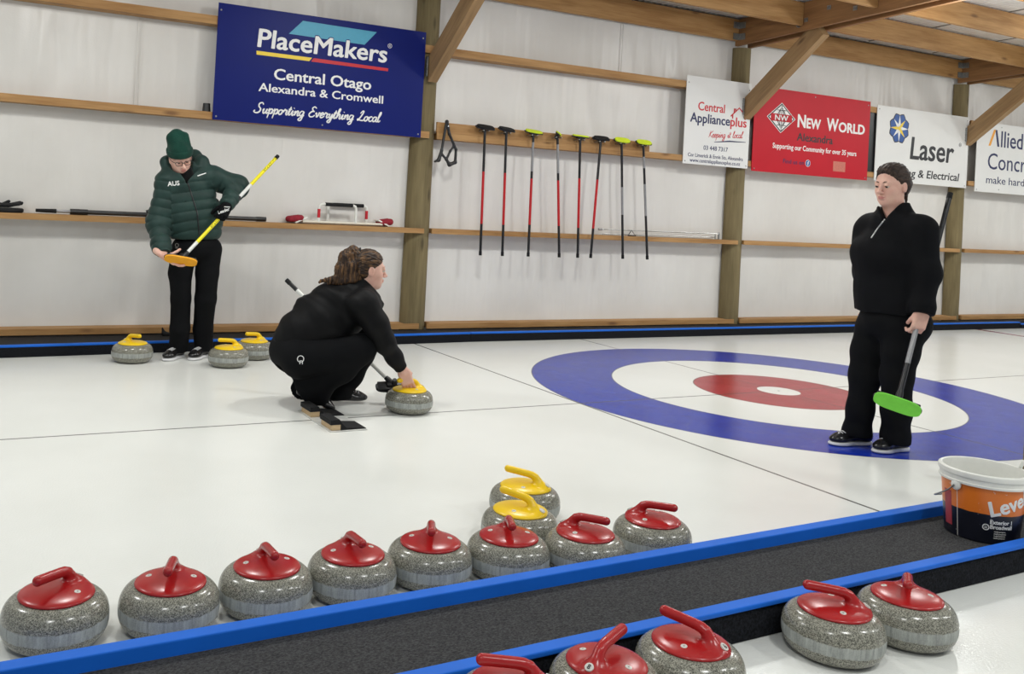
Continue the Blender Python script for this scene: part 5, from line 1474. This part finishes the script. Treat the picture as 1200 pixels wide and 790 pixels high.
# ------------------------------------------------------------------ crouching person delivering a stone
def person_crouch():
    S = Stand(-3.45, .25); at = S.at; base = S.P0
    root = empty('person', S.P0, 0, 'crouching person in black with a brown ponytail holding a yellow handled stone', 'person')
    Fb = A3(1, 0, 0); Rt = A3(0, -1, 0)
    pel, mid, ch, up_, nb = at(351, 407, -.02), at(368, 383, -.02), at(392, 364, -.02), at(412, 351, -.02), at(425, 337, -.02)
    shN, shF = at(427, 357, .15), at(434, 352, -.19)
    elN, wrN = at(450, 401, .13), at(472, 434, .045)
    elF, wrF = at(425, 385, -.32), at(424, 396, -.36)
    hN, hF_ = at(354, 419, .10), at(356, 415, -.15)
    kN, kF = at(425, 408, .12), at(424, 412, -.20)
    anN, anF = at(366, 457, .05), at(398, 461, -.13)
    hc = at(432.5, 315.5, -.01); hF = NZ(Fb + Rt * .10 - UP * .06); hU = NZ(UP + Fb * .03)
    # the stone's grip she holds
    ang = HELD.rotation_euler.z; hx = A3(math.cos(ang), math.sin(ang), 0); sp = np.array(HELD.location)
    gp = sp + hx * -.022 + UP * .186
    b = SDF(); L, Rm = head(b, hc, hF, hU, 1.0)
    b.cone(hc - UP * .065 - hF * .02, nb - UP * .05 - Fb * .02, .055, .060, .03)
    limb(b, [(pel, .13), (mid, .125), (ch, .13), (up_, .11)], .05); b.cone(shN, shF, .05, .05, .05)
    limb(b, [(shN, .05), (elN, .040), (wrN, .027)]); limb(b, [(shF, .05), (elF, .040), (wrF, .027)])
    limb(b, [(hN, .085), (kN, .055), (anN, .040)]); limb(b, [(hF_, .085), (kF, .055), (anF + UP * .03, .036)])
    tN = at(381, 478, .06); b.cone(anN, tN + UP * .02, .030, .022, .02);
    fw2 = NZ(S.R * .40 - UP * .90 + S.T * .05)
    hand(b, wrN, fw2, S.h, S.R, (18, 42, 40), (.55, .25, 1.0), .95)
    fwF = NZ(Fb * .6 - UP * .5); hand(b, wrF, fwF, NZ(S.T * .3 - UP), Fb, (45, 60, 45), (.5, .5, .6), .9)
    b.build('body', [M['skin'], M['lips']], root, .0036, base, lips_fn(L, Rm, hc, 1.0))
    face_parts(root, L, Rm, base, 1.0, True, (0, -.1))
    # top
    s = SDF()
    limb(s, [(at(350, 405, -.02), .152), (at(366, 388, -.02), .174), (at(389, 370, -.02), .174), (at(408, 356, -.02), .138), (at(419, 344, -.02), .100)], .08)
    s.cone(at(348, 400, -.02), at(344, 405, -.02), .118, .118, .06)
    s.cone(shN, shF, .078, .078, .08); s.cone(at(418, 343, -.015), at(427, 330, -.01), .080, .066, .03)
    limb(s, [(shN, .088), (at(440, 380, .15), .074), (elN, .064), (at(462, 419, .08), .050), (at(472, 434, .05), .042)], .04)
    limb(s, [(shF, .085), (elF, .062), (wrF, .045)], .04)
    s.ell(hc + UP * .01, A3(.075, .095, .098), Rm, .01, 's')
    s.plane(hc - UP * .095 + Fb * .0, NZ(UP * .80 + Fb * .60), .004)
    f1 = folds(12, .010, 13, 6, A3(6, 0, 8) / 10); f2 = folds(13, .004, 16, 6)
    s.disp = lambda P: f1(P) * np.clip((at(435, 380)[0] - P[:, 0]) / .2, 0, 1) + f2(P)
    wd = NZ(wrN - elN); hn = NZ(at(352, 437) - at(322, 392)); hp = at(318, 404)
    sl = NZ(at(395, 400, .1) - at(322, 405, .1)); hemn = NZ(np.cross(sl, S.T)); hemn = hemn if hemn[2] < 0 else -hemn; hp = at(322, 402, .1); hp2 = at(360, 425, .1)
    sl = NZ(hp2 - hp); hemn = np.cross(sl, S.T); hemn = NZ(hemn if hemn[2] < 0 else -hemn)
    def cut(P):
        arm = ((P - at(430, 380, 0)) @ S.R > 0)
        return np.where(arm, (P - at(470.5, 432.5, .05)) @ wd, (P - hp) @ hemn)
    s.add(cut, hp, 9, .006, 'i')
    s.build('top', M['black_jersey'], root, .0052, base)
    # trousers
    t = SDF()
    t.ell(at(349, 411, -.02), A3(.165, .195, .150), None, .05)
    limb(t, [(hN, .125), (at(392, 416, .12), .102), (kN, .082)], .05); limb(t, [(hF_, .125), (at(395, 412, -.18), .100), (kF, .080)], .05)
    limb(t, [(kN, .082), (at(400, 432, .09), .078), (at(372, 451, .05), .086), (at(354, 458, .03), .094)], .04)
    limb(t, [(kF, .078), (at(411, 440, -.17), .072), (anF, .074), (at(396, 468, -.13), .070)], .04)
    t.cone(at(372, 455, .05), at(374, 470, .06), .07, .055, .05)
    hemd = NZ(at(352, 459, .03) - at(385, 440, .07)); hemc = at(354, 457, .03)
    def cut2(P):
        near = ((P - at(385, 443, .0)) @ S.R < 0) & (P[:, 2] < .26) & ((P - at(380, 440, -.03)) @ S.T > 0)
        return np.where(near, (P - hemc) @ hemd, .012 - P[:, 2])
    t.add(cut2, hemc, 9, .005, 'i'); t.add(lambda P: .030 - P[:, 2], hemc, 9, .004, 'i')
    t.disp = folds(41, .006, 11, 7); t.build('trousers', M['black_trouser'], root, .005, base)
    q = at(350.5, 429, .4); cloth_text(t, 'o', at(350.3, 427.5, .4) - UP * .02, S.R, UP, S.h, .095, M['ink_white'], root, base, -.02, 'trouser_emblem')
    cloth_text(t, 'n', at(351, 431.5, .4) - UP * .01, S.R, UP, S.h, .05, M['ink_white'], root, base, .0, 'trouser_emblem')
    # shoes: near one toe in the hack with its heel up, far one flat
    heel = at(349, 459, .04); shoe(root, base, heel + A3(-.02, 0, -.03), at(383, 483, .06) + UP * .0, NZ(UP + Fb * .6), .25, 1.0, False, 'black shoe with its heel raised')
    fh = S.fl(384, 473); ft = S.fl(410.5, 472.5); shoe(root, base, fh, fh + NZ(ft - fh) * .25, UP, .25, 1.0, False)
    # hair: drawn back into a high ponytail that falls over the back
    h = SDF()
    h.ell(L(0, -.014, .034), A3(.0815, .101, .090), Rm, .01); h.ell(L(0, -.05, -.020), A3(.068, .050, .06), Rm, .03)
    h.add(lambda P: (((P - hc) @ Rm) @ A3(0, .80, -.60)) - .0195 + .9 * np.maximum(np.abs(((P - hc) @ Rm)[:, 0]) - .055, 0), hc, 9, .008, 'i')
    fo = folds(8, .0030, 260, 6, A3(.35, .5, .9)); h.disp = fo
    h.build('hair', M['hair_swept'], root, .0036, base)
    p = SDF(); z = .0
    limb(p, [(at(422, 297, 0), .022), (at(414, 295, .005), .034), (at(406, 302, .01), .044), (at(402, 316, .02), .046), (at(402, 328, .03), .036)], .02)
    limb(p, [(at(419, 299, .03), .020), (at(413, 312, .05), .030), (at(414, 328, .06), .024)], .02)
    for a, e in (((404, 328), (377, 328.5)), ((402, 330), (385, 333)), ((412, 328), (400, 334)), ((410, 326), (391, 331)), ((418, 325), (412, 334)), ((398, 322), (393, 318)), ((395, 325), (374, 330.5)), ((420, 322), (424, 331))):
        p.cone(at(*a, .05), at(*e, .05), .018, .006, .015)
    for k in range(9): p.cone(at(413 - k * 1.2, 298 + k, .05 - k * .004), at(403 + k * 2, 328, .06), .012, .006, .008)
    fo3 = folds(18, .0045, 240, 6, A3(1, .5, .1)); p.disp = fo3
    p.build('ponytail', M['hair_light'], root, .0038, base)
    m = MB(); c0 = at(421.5, 297, 0); ax = NZ(at(413, 296) - at(423, 297)); m4 = frame_mat(c0, c0 + ax); rr = []
    m.tube([tuple(np.array(m4 @ Vector((0, .031 * math.cos(a), .031 * math.sin(a)))) - base) for a in [2 * PI * k / 24 for k in range(25)]], .006, 8); m.build('hair_tie', M['black_rubber'], root, 180)
    btop, bhead = at(336, 328.5, -.42), at(462, 452, -.16)
    broom('curling broom with a white lettered shaft tucked under the crouching person', btop, bhead, NZ(S.R * .9 + UP * .2), NZ(S.h * .5 - UP * .8),
          [(0, .05, 0), (.05, .42, 3), (.42, .84, 0), (.84, .90, 3), (.90, 1, 0)], SHAFT_M, M['black_rubber'], [('BalancePlus', .36, .030, M['ink_black'])])
person_crouch()
